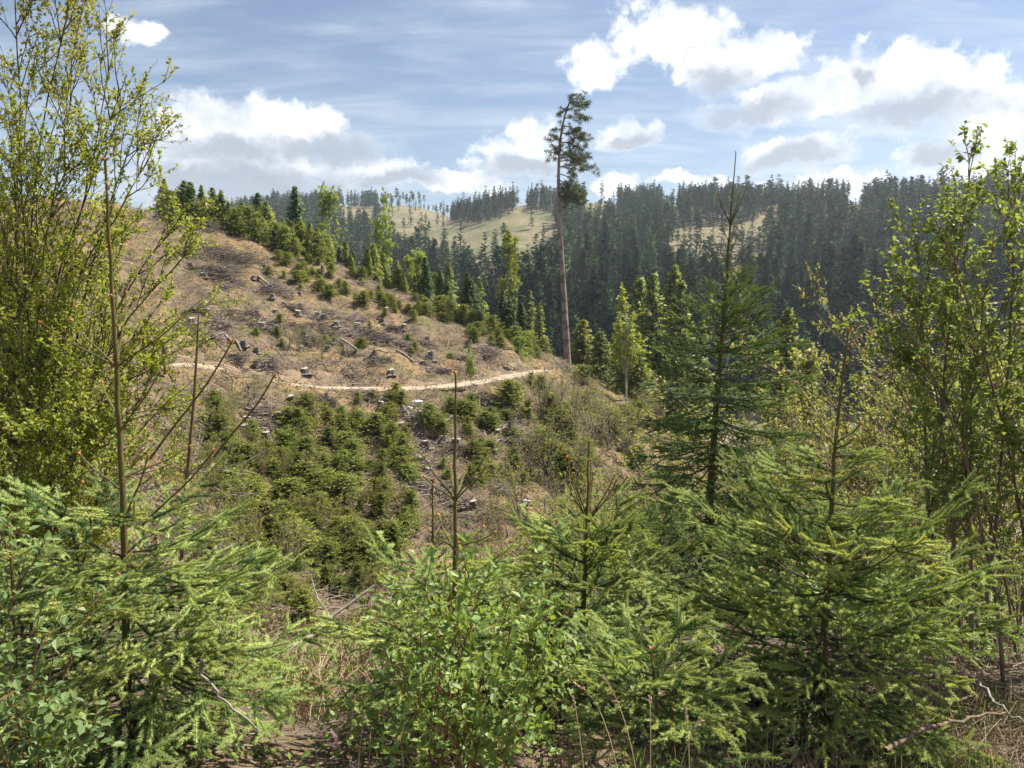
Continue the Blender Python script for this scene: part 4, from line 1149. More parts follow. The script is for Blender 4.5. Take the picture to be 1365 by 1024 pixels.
for k, q in enumerate(scatter_px(SLOPE, 34, r, 12, 100, 1.2) + scatter_px(LOWER, 16, r, 12, 100, 1.2)):
    a, b = to_px(q); heap(float(a), float(b), r.uniform(16, 46), 'low scatter of dead branches on the cleared slope', int(r.integers(40, 110)), k % 2 == 0, .35)
SMALL = [stump_mesh(np.random.default_rng(500 + k), .34 + .05 * k, .34, .05) for k in range(4)]
for k, q in enumerate(scatter_px(SLOPE, 30, r, 12, 100, 1.5) + scatter_px(LOWER, 16, r, 12, 100, 1.5)):
    root = thing('tree_stump', (q[0], q[1], float(H(q[0], q[1])) - .04), 'low grey stump half sunk in the slash', 'stump', 'low stumps in the slash')
    root.rotation_euler = (0, 0, k * 1.3); link('bark', SMALL[k % 4][0], root); link('cut_face', SMALL[k % 4][1], root)
# pale rocks
for (uu, vv, s, lab) in [(557, 540, .55, 'large white boulder in the slash strip'), (545, 546, .4, 'smaller white boulder beside the large one'), (509, 534, .35, 'small pale stone under the trail edge'), (700, 672, .4, 'lone pale stone on the bushy gully side')]:
    p = on_slope(uu, vv)
    th, ph = np.meshgrid(np.linspace(0, 2 * np.pi, 11)[:-1], np.linspace(.05, np.pi - .05, 7))
    rr = (1 + .25 * r.normal(size=th.shape) * np.sin(ph)) * s * .5
    V = np.stack([rr * np.sin(ph) * np.cos(th) * 1.2, rr * np.sin(ph) * np.sin(th), rr * np.cos(ph) * .7], -1)
    idx = np.arange(th.size).reshape(th.shape); nx = np.roll(idx, -1, 1)
    F = np.stack([idx[:-1], nx[:-1], nx[1:], idx[1:]], -1).reshape(-1, 4)
    o = link('rock', make_mesh('rock', V.reshape(-1, 3), F, M['rock']), None, p + [0, 0, s * .15]); tag(o, lab, 'rock', 'pale rocks on the clearing')

# ------------------------------------------------------------------ trailside board and bench seen through the left foliage
def boxm(mb, c, s, mi=0):
    c = np.array(c, float); s = np.array(s, float) / 2
    V = np.array([[x, y, z] for x in (-1, 1) for y in (-1, 1) for z in (-1, 1)]) * s + c
    F = np.array([[0, 1, 3, 2], [4, 6, 7, 5], [0, 4, 5, 1], [2, 3, 7, 6], [0, 2, 6, 4], [1, 5, 7, 3]])
    mb.add(V, F, mi)
def box_obj(name, c, s, mat, root):
    mb = MB(); boxm(mb, c, s); return link(name, mb.mesh(name, [mat]), root)
p = ground_hit(210, 497, 10, 100)
bd = thing('trail_board', (p[0], p[1], float(H(p[0], p[1])) - .1), 'red-brown wooden trail board on two posts behind the yellow-green tree', 'board')
bd.rotation_euler = (0, 0, .12)
for sx in (-.62, .38): box_obj('post', (sx, 0, .95), (.14, .12, 1.95), M['brown_post'], bd)
box_obj('board', (-.12, -.075, 1.65), (.86, .03, .30), M['red_board'], bd)
box_obj('rail', (-.12, 0, .78), (.84, .08, .10), M['red_board'], bd)
box_obj('shelf', (-.12, -.02, 1.2), (.86, .10, .05), M['bench_wood'], bd)
p = ground_hit(128, 598, 6, 60)
bn = thing('bench', (p[0], p[1], float(H(p[0], p[1])) - .02), 'weathered grey slatted bench half hidden behind the yellow-green foliage', 'bench')
bn.rotation_euler = (0, 0, -.2)
for k in range(3): box_obj('seat_slat', (0, -.12 + k * .13, .45), (1.25, .11, .035), M['bench_wood'], bn)
for k in range(2): box_obj('back_slat', (0, .25, .62 + k * .15), (1.25, .03, .11), M['bench_wood'], bn)
for sx in (-.5, .5):
    box_obj('leg', (sx, -.12, .215), (.08, .08, .43), M['bench_wood'], bn); box_obj('leg', (sx, .20, .42), (.08, .07, .86), M['bench_wood'], bn)

# ------------------------------------------------------------------ ground litter and grass on the clearing (uncountable)
def litter(n, rng_, Y0, Y1, s0, s1, kind):
    Y = np.exp(rng_.uniform(math.log(Y0), math.log(Y1), n)); s = rng_.uniform(s0, s1, n)
    X = s * Y; keep = ((X[:, None] - TR[None, ::4, 0]) ** 2 + (Y[:, None] - TR[None, ::4, 1]) ** 2).min(1) > .75
    X = X[keep]; Y = Y[keep]; Z = H(X, Y)
    return np.stack([X, Y, Z], 1)
r = np.random.default_rng(77)
# dry grass tussocks
pos = litter(9000, r, 16, 92, -.70, .24, 0)
m_ = fbm(pos[:, 0] * .12, pos[:, 1] * .12, 3); pos = pos[m_ > -.10]
nb = 9
c = np.repeat(pos, nb, 0); k = len(c)
d = unit(np.stack([r.normal(0, .6, k), r.normal(0, .6, k), r.uniform(.35, 1.0, k)], 1)); ln = r.uniform(.12, .42, k); wv = unit(np.cross(d, r.normal(size=(k, 3)))) * .022
c = c + np.c_[r.normal(0, .12, (k, 2)), np.full(k, -.03)]
V = np.stack([c - wv, c + wv, c + d * ln[:, None]], 1).reshape(-1, 3)
mb = MB(); mb.add(V, np.arange(len(V)).reshape(-1, 3)); o = link('dry_grass', mb.mesh('dry_grass', [M['straw']])); tag(o, 'dry straw-coloured grass tussocks on the cleared hillside', 'grass', kind='stuff')
# coarse slash in drifts
pos = litter(16000, r, 16, 92, -.70, .26, 1); m_ = fbm(pos[:, 0] * .28 + 31, pos[:, 1] * .28, 3); pos = pos[m_ > .04]; n = len(pos)
th = r.normal(.4, .6, n); d = np.stack([np.cos(th), np.sin(th), r.normal(0, .1, n)], 1); ln = r.uniform(.4, 1.8, n)
Q = np.stack([pos - d * ln[:, None] / 2, pos + d * ln[:, None] / 2], 1); Q[..., 2] = H(Q[..., 0], Q[..., 1]) + r.uniform(.02, .30, (n, 2))
mb = MB(); V, F = tubes(Q, np.stack([r.uniform(.012, .04, n), r.uniform(.006, .014, n)], 1), 3); mb.add(V, F); o = link('slash', mb.mesh('slash', [M['litter']])); tag(o, 'drifts of grey-brown felling slash over the cleared hillside', 'slash', kind='stuff')
# twig litter
pos = litter(12000, r, 14, 92, -.70, .26, 1); n = len(pos)
th = r.uniform(0, 6.28, n); d = np.stack([np.cos(th), np.sin(th), r.normal(0, .12, n)], 1); ln = r.uniform(.15, .9, n)
Q = np.stack([pos - d * ln[:, None] / 2, pos + d * ln[:, None] / 2], 1); Q[..., 2] = H(Q[..., 0], Q[..., 1]) + r.uniform(.01, .10, (n, 1))
mb = MB(); V, F = tubes(Q, np.repeat(r.uniform(.006, .022, n)[:, None], 2, 1), 3); mb.add(V, F); o = link('twig_litter', mb.mesh('twig_litter', [M['litter']])); tag(o, 'brown twigs and bark littering the cleared hillside', 'litter', kind='stuff')
# brown heath and dead bracken mounds
pos = litter(8000, r, 16, 92, -.70, .28, 1); n = len(pos); nb = 9
c = np.repeat(pos, nb, 0); k = len(c); sz = np.repeat(r.uniform(.08, .30, n), nb)
off = r.normal(0, 1, (k, 3)) * sz[:, None] * [1, 1, .45]; off[:, 2] = np.abs(off[:, 2])
c = c + off; d = unit(off + r.normal(0, .1, (k, 3)) + [0, 0, .1])
V, F = place(*LEAF_SIMPLE, c, *frames(d, r), sz * r.uniform(.25, .6, k) + .03)
mb = MB(); mb.add(V, F); o = link('brown_heath', mb.mesh('brown_heath', [M['heath']])); tag(o, 'brown heath and dead bracken mounds on the cleared hillside', 'heath', kind='stuff')
# low green herbs
pos = litter(9000, r, 9, 90, -.70, .45, 2); m_ = fbm(pos[:, 0] * .15 + 9, pos[:, 1] * .15, 3); pos = pos[m_ > -.05]
nb = 10; c = np.repeat(pos, nb, 0); k = len(c)
c = c + r.normal(0, .16, (k, 3)) * [1, 1, .3]; d = unit(r.normal(size=(k, 3)) + [0, 0, .8])
V, F = place(*LEAF_SIMPLE, c, *frames(d, r), r.uniform(.07, .18, k))
mb = MB(); mb.add(V, F); o = link('low_herbs', mb.mesh('low_herbs', [M['needle_mid']])); tag(o, 'low green herbs and bilberry between the young spruces', 'herbs', kind='stuff')

# ------------------------------------------------------------------ wiry shrubs on the near slope
def wiry(seed, h, ns, k2, k3, per, ls, spread=.35):
    rr = np.random.default_rng(seed)
    tips = np.c_[rr.normal(0, spread * h, (ns, 2)), rr.uniform(.65, 1.05, ns) * h]
    st = stems(np.c_[rr.normal(0, .05 * h, (ns, 2)), np.zeros(ns)], tips, 8, np.zeros(3), rr, .02)
    br = grow(st, k2, .2, .97, 32, h * .34, 6, .07, .10, rr)
    tw = grow(br, k3, .2, 1., 36, h * .13, 4, .04, .12, rr)
    mb = MB()
    V, F = tubes(st, taper(st, h * .007, h * .0015), 5); mb.add(V, F, 0)
    V, F = tubes(br, taper(br, h * .0028, h * .0009), 3); mb.add(V, F, 0)
    V, F = tubes(tw, taper(tw, h * .0013, h * .0006), 3); mb.add(V, F, 0)
    lv = leaves_on(tw, per, rr, ls, .1)
    V, F = place(*LEAF_SIMPLE, *lv); mc = MB(); mc.add(V, F, 0, np.repeat(np.clip(rr.normal(.15, .3, len(lv[0])), 0, 1), 4))
    return mb, mc
WI = [wiry(400 + k, 1.0, 9, 10, 5, 8, .019) for k in range(4)] 
WI_ME = [(a.mesh('shrub_stems', [M['bark_stem']], True), b.mesh('shrub_leaves', [M['leaf_wiry']])) for a, b in WI]
WB = [wiry(420 + k, 1.0, 9, 8, 4, 3, .026, .30) for k in range(3)]
WB_ME = [(a.mesh('bare_shrub_stems', [M['slash']], True), b.mesh('bare_shrub_leaves', [M['leaf_wiry']])) for a, b in WB]
def put_shrub(p, h, mes, label, group, r, wid=1.0, name='leafing_shrub', cat='shrub'):
    z = float(H(p[0], p[1]))
    root = thing(name, (p[0], p[1], z - .03), label, cat, group)
    root.scale = (h * wid, h * wid, h); root.rotation_euler = (0, 0, r.uniform(0, 6.28))
    link('stems', mes[0], root); f = link('foliage', mes[1], root); tag(f, kind='stuff')
r = np.random.default_rng(61)
lab = 'wiry shrub with sparse small yellow-green leaves on the slope beyond the spruces'
for (uu, Y, vt) in [(1000, 12, 560), (1040, 10, 520), (1075, 9, 470), (1110, 11, 500), (1150, 9, 455), (1190, 10, 430), (1230, 8.5, 330), (1260, 10, 340), (1205, 12, 400),
                    (880, 14, 600), (840, 17, 590), (905, 20, 560), (860, 22, 540), (820, 12, 660), (760, 16, 640), (1300, 9, 330), (1350, 10, 300), (1140, 7, 560), (1060, 7.5, 590), (1010, 8.5, 640),
                    (790, 22, 600), (740, 20, 650), (700, 18, 680), (1180, 6.5, 560), (1095, 14, 470), (1030, 16, 520), (930, 11, 650), (1250, 6.2, 520), (1290, 6.6, 480), (1340, 6.4, 430), (670, 15, 720), (640, 20, 700)]:
    s = tx(uu, 512); p = (s * Y, Y); h = (tz(vt) * Y - float(H(*p))) / 1.2
    put_shrub(p, max(1.0, h), WI_ME[int(r.integers(0, 4))], lab, 'wiry shrubs beyond the foreground spruces', r, min(1.0, 1.6 / max(1.0, h) + .45))
lab = 'thin bare-twigged pale shrub among the bushes below the trail'
for (uu, vb, vt) in [(760, 590, 500), (790, 610, 520), (815, 600, 515), (730, 620, 540), (705, 640, 560), (840, 620, 540), (770, 650, 560), (720, 560, 480), (745, 560, 490), (800, 570, 505), (690, 690, 600), (740, 700, 610), (660, 720, 640), (430, 480, 440),
                     (400, 470, 432), (385, 468, 428), (455, 480, 448), (340, 540, 500), (310, 545, 500), (850, 560, 510), (880, 570, 505), (330, 800, 690), (380, 790, 700), (300, 770, 660), (420, 560, 515), (360, 830, 760), (270, 745, 640)]:
    p = ground_hit(uu, vb, 6, 100)
    if p is None: continue
    h = max(.8, tz(vt) * p[1] - p[2]); put_shrub(p, h, WB_ME[int(r.integers(0, 3))], lab, 'bare shrubs below the trail', r, .9, 'bare_shrub')

lab = 'leafy light green bush in the ravine among the young spruces'
for (uu, vb, vt) in [(450, 610, 575), (500, 640, 605), (420, 640, 600), (380, 640, 600), (520, 590, 560), (470, 570, 540), (400, 600, 565), (540, 680, 645), (480, 680, 640), (400, 690, 650), (290, 640, 575), (320, 680, 620), (350, 640, 590), (300, 720, 650), (340, 740, 680), (380, 760, 700), (270, 690, 610), (260, 760, 680), (410, 820, 760), (300, 800, 730), (360, 800, 740), (430, 700, 655), (470, 740, 690),
                     (250, 640, 570), (240, 590, 535), (330, 600, 560), (310, 560, 520), (290, 580, 530), (500, 790, 740), (340, 850, 780), (280, 840, 770)]:
    p = ground_hit(uu, vb, 9, 100)
    if p is None: continue
    h = max(.9, tz(vt) * p[1] - p[2]); put_shrub(p, h, WI_ME[int(r.integers(0, 4))], lab, 'light green bushes in the ravine', r, 1.0, 'ravine_bush', 'bush')

# ------------------------------------------------------------------ foreground spruces
def zr(v_, Y): return tz(v_) * Y
Y = 3.1
spruce('spruce_sapling', 'bright yellow-green young spruce with thick bare brown leader in front of the hazel',
       [px(1092, 965, Y), px(1098, 850, Y), px(1105, 760, Y), px(1112, 600, Y), px(1131, 440, Y)], .017,
       [(zr(598, Y), 5, .15, 38, 'shoot'), (zr(630, Y), 4, .16, 25, 'spray'), (zr(665, Y), 5, .22, 26, 'spray'), (zr(705, Y), 5, .26, 24, 'spray'), (zr(757, Y), 7, .56, 30, 'spray'), (zr(785, Y), 7, .56, 20, 'spray'),
        (zr(820, Y), 8, .70, 12, 'spray'), (zr(850, Y), 7, .66, 4, 'spray'), (zr(878, Y), 8, .70, -6, 'spray'), (zr(905, Y), 8, .66, -14, 'spray'), (zr(930, Y), 7, .6, -22, 'spray'), (zr(950, Y), 6, .55, -26, 'spray')], 'needle', 1, inter=14,
       shoots=[(px(1133, 778, 2.75), px(1154, 745, 2.72))])
Y = 2.9
shs = [(px(155, 490, Y), px(245, 430, Y - .05)), (px(155, 490, Y), px(95, 432, Y + .1)), (px(155, 490, Y), px(52, 436, Y - .15)), (px(156, 490, Y), px(172, 395, Y + .25)), (px(158, 578, Y), px(215, 502, Y - .1)), (px(158, 560, Y), px(135, 515, Y + .2)),
       (px(200, 612, Y - .05), px(318, 464, Y - .15)), (px(168, 690, Y), px(200, 612, Y - .05)), (px(190, 700, Y), px(290, 610, Y - .2)), (px(285, 610, Y - .2), px(372, 508, Y - .3)), (px(122, 705, Y - .3), px(106, 645, Y - .3)), (px(160, 600, Y), px(200, 590, Y + .2)),
       (px(160, 640, Y), px(255, 600, Y + .15)), (px(162, 655, Y), px(105, 610, Y + .15))]
spruce('spruce_sapling', 'young spruce with very long bare leader and ascending candle-like shoots beside the dead sapling',
       [px(172, 1010, Y), px(168, 850, Y), px(165, 690, Y), px(155, 490, Y), px(140, 213, Y)], .014,
       [(zr(695, Y), 4, .30, 24, 'spray'), (zr(740, Y), 5, .50, 14, 'spray'), (zr(775, Y), 6, .58, 8, 'spray'), (zr(815, Y), 7, .62, 0, 'spray'), (zr(855, Y), 7, .64, -8, 'spray'), (zr(890, Y), 7, .66, -14, 'spray'),
        (zr(925, Y), 6, .66, -20, 'spray'), (zr(960, Y), 6, .6, -22, 'spray')], 'needle', 2, shoots=shs, inter=12, leader_buds=22, rtop=.0048)
Y = 3.0
spruce('spruce_sapling', 'small spruce with tall straight leader rising out of the green leafy bush',
       [px(606, 985, Y), px(606, 800, Y), px(607, 665, Y), px(607, 497, Y)], .012,
       [(zr(735, Y), 5, .20, 28, 'shoot'), (zr(760, Y), 3, .16, 18, 'spray'), (zr(800, Y), 6, .34, 18, 'spray'), (zr(850, Y), 6, .42, 6, 'spray'), (zr(890, Y), 6, .45, -4, 'spray'), (zr(930, Y), 5, .42, -12, 'spray')], 'needle', 3,
       shoots=[(px(607, 668, Y), px(562, 612, Y - .05)), (px(607, 665, Y), px(654, 602, Y + .05)), (px(607, 668, Y), px(650, 626, Y - .1)), (px(607, 668, Y), px(566, 640, Y + .12)), (px(607, 665, Y), px(620, 630, Y + .2)), (px(607, 665, Y), px(600, 625, Y + .2))], inter=5, leader_needles=420)
Y = 3.5
spruce('spruce_sapling', 'tiny spruce with needle-thin leader beside the tall straight leader',
       [px(577, 960, Y), px(577, 760, Y), px(577, 640, Y)], .008,
       [(zr(752, Y), 3, .10, 45, 'shoot'), (zr(800, Y), 5, .22, 20, 'spray'), (zr(850, Y), 5, .3, 10, 'spray'), (zr(890, Y), 5, .34, 0, 'spray')], 'needle', 4, leader_needles=420)
Y = 3.6
spruce('spruce_sapling', 'yellowish bushy spruce with many upright shoots next to the green leafy bush',
       [px(770, 960, Y), px(777, 830, Y), px(783, 690, Y), px(785, 590, Y)], .014,
       [(zr(692, Y), 6, .24, 58, 'shoot'), (zr(725, Y), 5, .20, 40, 'spray'), (zr(752, Y), 6, .32, 40, 'spray'), (zr(785, Y), 7, .40, 32, 'spray'), (zr(815, Y), 7, .46, 24, 'spray'), (zr(850, Y), 7, .5, 10, 'spray'), (zr(885, Y), 7, .5, -4, 'spray'), (zr(915, Y), 6, .46, -14, 'spray')], 'needle', 5, inter=16,
       shoots=[(px(783, 692, Y), px(752, 612, Y)), (px(783, 692, Y), px(838, 640, Y + .1)), (px(783, 692, Y), px(790, 615, Y + .1))], leader_needles=520)
Y = 3.2
spruce('spruce_sapling', 'thin spruce leader in front of the yellowish bushy spruce',
       [px(733, 970, Y), px(735, 860, Y), px(738, 738, Y)], .007, [(zr(850, Y), 4, .16, 40, 'shoot'), (zr(880, Y), 5, .24, 18, 'spray'), (zr(915, Y), 5, .28, 2, 'spray')], 'needle', 6, leader_needles=420)
Y = 2.55
spruce('spruce_sapling', 'low glowing yellow-green spruce sprig above the dry grass',
       [px(880, 1010, Y), px(876, 930, Y), px(868, 865, Y)], .008, [(zr(885, Y), 5, .16, 38, 'spray'), (zr(905, Y), 6, .24, 24, 'spray'), (zr(930, Y), 7, .28, 14, 'spray'), (zr(955, Y), 6, .27, 4, 'spray'), (zr(980, Y), 5, .25, -8, 'spray')], 'needle', 7, inter=5)
Y = 7.4
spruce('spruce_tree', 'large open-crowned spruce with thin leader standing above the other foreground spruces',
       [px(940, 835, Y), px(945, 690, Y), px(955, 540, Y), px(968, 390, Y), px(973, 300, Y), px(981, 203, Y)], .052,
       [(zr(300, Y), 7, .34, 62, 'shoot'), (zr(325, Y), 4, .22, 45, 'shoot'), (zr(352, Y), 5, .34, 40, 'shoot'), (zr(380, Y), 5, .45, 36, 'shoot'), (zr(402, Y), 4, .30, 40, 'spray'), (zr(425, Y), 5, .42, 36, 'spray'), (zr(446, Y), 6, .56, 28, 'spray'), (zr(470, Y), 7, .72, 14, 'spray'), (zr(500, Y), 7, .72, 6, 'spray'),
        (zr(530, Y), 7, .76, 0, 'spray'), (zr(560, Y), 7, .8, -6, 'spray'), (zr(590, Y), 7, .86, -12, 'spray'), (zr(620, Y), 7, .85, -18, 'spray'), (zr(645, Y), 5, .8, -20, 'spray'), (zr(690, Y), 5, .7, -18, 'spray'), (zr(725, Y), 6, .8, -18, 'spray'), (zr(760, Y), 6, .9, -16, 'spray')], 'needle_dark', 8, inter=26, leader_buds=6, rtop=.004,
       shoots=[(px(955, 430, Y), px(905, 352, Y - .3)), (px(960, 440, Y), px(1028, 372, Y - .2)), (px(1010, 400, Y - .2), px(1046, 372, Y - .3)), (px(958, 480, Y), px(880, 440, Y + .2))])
Y = 5.4
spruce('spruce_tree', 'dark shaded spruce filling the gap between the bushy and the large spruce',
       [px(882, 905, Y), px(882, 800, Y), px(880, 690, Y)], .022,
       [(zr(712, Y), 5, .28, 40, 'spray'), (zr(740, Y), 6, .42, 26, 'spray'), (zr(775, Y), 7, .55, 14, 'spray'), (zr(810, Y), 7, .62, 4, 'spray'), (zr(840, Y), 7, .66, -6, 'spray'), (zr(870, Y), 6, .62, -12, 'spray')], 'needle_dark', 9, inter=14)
Y = 2.5
spruce('spruce_sapling', 'slender spruce stem at the leafy elder bush', [px(14, 1000, Y), px(20, 850, Y), px(12, 690, Y)], .009,
       [(zr(800, Y), 4, .2, 30, 'spray'), (zr(850, Y), 5, .4, 14, 'spray'), (zr(900, Y), 5, .45, 4, 'spray')], 'needle', 10, leader_needles=420)
Y = 4.6
spruce('spruce_sapling', 'low spruce crouching in the hollow beside the long-leader spruce', [px(335, 1005, Y), px(335, 940, Y), px(333, 885, Y)], .012,
       [(zr(915, Y), 5, .22, 30, 'spray'), (zr(930, Y), 6, .30, 18, 'spray'), (zr(950, Y), 6, .4, 6, 'spray')], 'needle', 12, inter=3)
# dead sapling with grey side branches
Y = 4.3; r = np.random.default_rng(70)
Pd = np.array([px(262, 905, Y), px(240, 800, Y), px(245, 700, Y), px(250, 630, Y), px(258, 540, Y), px(263, 460, Y), px(265, 410, Y)]); Pd[0, 2] = float(H(Pd[0, 0], Pd[0, 1])) - .03
ds = thing('dead_sapling', Pd[0], 'thin brown dead sapling with grey curved side branches', 'sapling')
mb = MB(); V, F = tubes(Pd - Pd[0], np.array([[.016, .014, .012, .010, .008, .006, .003]]), 7); mb.add(V, F); link('trunk', mb.mesh('dead_trunk', [M['bark_red']], True), ds)
for (a, b, c, rad) in [((248, 632), (290, 628), (340, 612), .005), ((248, 632), (275, 620), (292, 588), .006), ((248, 632), (228, 615), (202, 596), .005), ((249, 628), (262, 610), (270, 585), .004), ((246, 660), (290, 655), (345, 660), .005), ((246, 662), (295, 668), (330, 645), .004),
                       ((246, 665), (275, 690), (320, 700), .004), ((246, 650), (230, 655), (205, 650), .004), ((264, 462), (275, 450), (283, 432), .003), ((264, 462), (256, 448), (252, 436), .003), ((246, 690), (225, 680), (205, 690), .004), ((246, 700), (270, 712), (300, 730), .004), ((247, 650), (270, 640), (300, 650), .004)]:
    dy = r.normal(0, .12); Q = np.array([px(*a, Y), px(*b, Y + dy * .5), px(*c, Y + dy)]); t = np.linspace(0, 1, 7)[:, None]
    Q = (1 - t) ** 2 * Q[0] + 2 * t * (1 - t) * Q[1] + t * t * Q[2] + r.normal(0, .003, (7, 3))
    mb = MB(); V, F = tubes(Q - Pd[0], np.linspace(rad, rad * .35, 7)[None], 5); mb.add(V, F)
    for q in range(3):
        i = int(r.integers(2, 6)); e = Q[i] + (Q[i] - Q[i - 1]) * 2.0 + r.normal(0, .04, 3); V, F = tubes(np.array([Q[i] - Pd[0], e - Pd[0]]), np.array([[rad * .5, rad * .2]]), 3); mb.add(V, F)
    link('branch', mb.mesh('dead_branch', [M['dead_wood']]), ds)

# ------------------------------------------------------------------ broadleaved foreground shrubs
r = np.random.default_rng(81)
Y = 5.2
tips = [(30, -70, 5.0), (85, -45, 5.3), (110, -10, 5.6), (165, 45, 5.2), (185, 95, 5.0), (212, 150, 5.5), (226, 205, 5.1), (250, 275, 5.3), (262, 340, 4.9), (-30, -60, 5.5), (-70, 40, 5.0), (140, 10, 6.0),
        (60, 60, 5.6), (20, 150, 4.8), (120, 160, 4.9), (180, 260, 5.8), (268, 400, 5.2), (240, 440, 5.0), (100, 330, 4.8), (0, 300, 5.0), (200, 520, 4.9), (60, 480, 4.9)]
b0 = px(5, 820, Y); b0[2] = float(H(b0[0], b0[1])) - .03
bases = np.array([[b0[0] + r.normal(0, .16), b0[1] + r.normal(0, .16), b0[2]] for _ in tips])
Sl = stems(bases, np.array([px(*t) for t in tips]), 14, np.array([.0, 0, .15]), r, .012)
_, n = shrub('broadleaf_tree', 'many-stemmed tree with tiny yellow-green spring leaves behind the long-leader spruce', 'tree', b0, Sl, (M['leaf_yellow'], M['bark_dark']), r, 16, .85, 8, .30, 15, .030, tmpl=LEAF_SIMPLE, r0=.012, ang=28, up=.05, young_top=(.4, 2.2, .55))
print('left tree leaves', n)
Y = 4.7
b0 = px(40, 860, Y); b0[2] = float(H(b0[0], b0[1])) - .03
tips = [(20, 420, 4.6), (90, 400, 4.9), (150, 430, 4.6), (215, 470, 4.8), (250, 520, 4.7), (200, 590, 4.5), (120, 540, 4.5), (60, 560, 4.4), (10, 600, 4.4), (255, 600, 4.9), (170, 640, 4.4), (-30, 500, 4.6), (80, 650, 4.3), (230, 380, 5.0), (120, 350, 5.0), (40, 330, 4.9)]
Sl = stems(np.array([[b0[0] + r.normal(0, .14), b0[1] + r.normal(0, .14), b0[2]] for _ in tips]), np.array([px(*t) for t in tips]), 12, np.array([.0, 0, .10]), r, .012)
shrub('leafing_shrub', 'dense low yellow-green shrub at the foot of the many-stemmed tree', 'shrub', b0, Sl, (M['leaf_yellow'], M['bark_dark']), r, 12, .55, 7, .22, 13, .028, tmpl=LEAF_SIMPLE, r0=.009, ang=32, up=.03)
Y = 4.1
tips = [(1318, 168, 4.1), (1245, 262, 4.0), (1272, 236, 4.3), (1372, 205, 4.2), (1182, 338, 3.9), (1212, 300, 4.3), (1150, 430, 3.9), (1345, 240, 4.0), (1408, 290, 4.2), (1296, 255, 4.5), (1330, 320, 3.8), (1225, 440, 3.8), (1390, 420, 3.7), (1270, 400, 4.4)]
b0 = px(1312, 850, Y); b0[2] = float(H(b0[0], b0[1])) - .03
bases = np.array([[b0[0] + r.normal(0, .24), b0[1] + r.normal(0, .2), b0[2]] for _ in tips])
Sl = stems(bases, np.array([px(*t) for t in tips]), 14, np.array([.05, 0, .12]), r, .010)
shrub('hazel_shrub', 'tall hazel with many upright brown stems and drooping pale green leaves behind the bright spruce', 'shrub', b0, Sl, (M['leaf_hazel'], M['bark_stem']), r, 18, .50, 4, .16, 9, .034, r0=.010, ang=28, up=.08, droop=.45, nparts=240, k3stem=5)
Y = 3.7
b0 = px(1420, 900, Y); b0[2] = float(H(b0[0], b0[1])) - .03
tips = [(1372, 500, 3.6), (1400, 480, 3.7), (1350, 580, 3.6), (1450, 460, 3.8), (1375, 640, 3.5)]
Sl = stems(np.array([[b0[0] + r.normal(0, .1), b0[1] + r.normal(0, .1), b0[2]] for _ in tips]), np.array([px(*t) for t in tips]), 12, np.array([0, 0, .1]), r, .012)
shrub('hazel_shrub', 'second hazel leaning in beside the tall many-stemmed one', 'shrub', b0, Sl, (M['leaf_hazel'], M['bark_stem']), r, 10, .42, 4, .15, 6, .042, r0=.009, ang=28, up=.06, droop=.45, k3stem=4)
Y = 2.25
b0 = px(585, 1030, Y); b0[2] = float(H(b0[0], b0[1])) - .03
tips = [(505, 800, 2.2), (530, 770, 2.3), (560, 755, 2.1), (590, 748, 2.3), (625, 752, 2.2), (655, 765, 2.1), (690, 780, 2.3), (715, 810, 2.2), (735, 850, 2.1), (520, 860, 2.0), (575, 820, 1.95), (630, 830, 1.95), (680, 850, 1.95), (725, 910, 2.0), (650, 910, 1.85), (560, 900, 1.9), (700, 950, 1.85), (610, 780, 2.45), (740, 880, 2.3)]
Sl = stems(np.array([[b0[0] + r.normal(.02, .09), b0[1] + r.normal(0, .09), b0[2]] for _ in tips]), np.array([px(*t) for t in tips]), 12, np.array([0, 0, .03]), r, .014)
shrub('leafy_bush', 'rounded bright green leafy bush with reddish stems at the foot of the slender spruce leaders', 'bush', b0, Sl, (M['leaf_bush'], M['bark_red']), r, 9, .26, 3, .11, 4, .029, r0=.0055, ang=34, up=.05, droop=.15, nparts=280, k3stem=5)
Y = 1.95
b0 = px(20, 1060, Y); b0[2] = float(H(b0[0], b0[1])) - .03
tips = [(5, 700, 2.0), (35, 730, 1.9), (60, 790, 1.9), (85, 850, 1.85), (100, 920, 1.8), (-40, 760, 1.9), (20, 860, 1.75), (60, 960, 1.75), (-20, 940, 1.7), (110, 980, 1.8), (120, 790, 2.2)]
Sl = stems(np.array([[b0[0] + r.normal(0, .08), b0[1] + r.normal(0, .06), b0[2]] for _ in tips]), np.array([px(*t) for t in tips]), 12, np.array([0, 0, .03]), r, .012)
shrub('leafy_bush', 'broad-leaved elder bush with pale green leaf pairs under the yellow-green tree', 'bush', b0, Sl, (M['leaf_elder'], M['bark_red']), r, 8, .22, 3, .09, 4, .031, r0=.0055, ang=36, up=.04, droop=.25, nparts=200, k3stem=4)
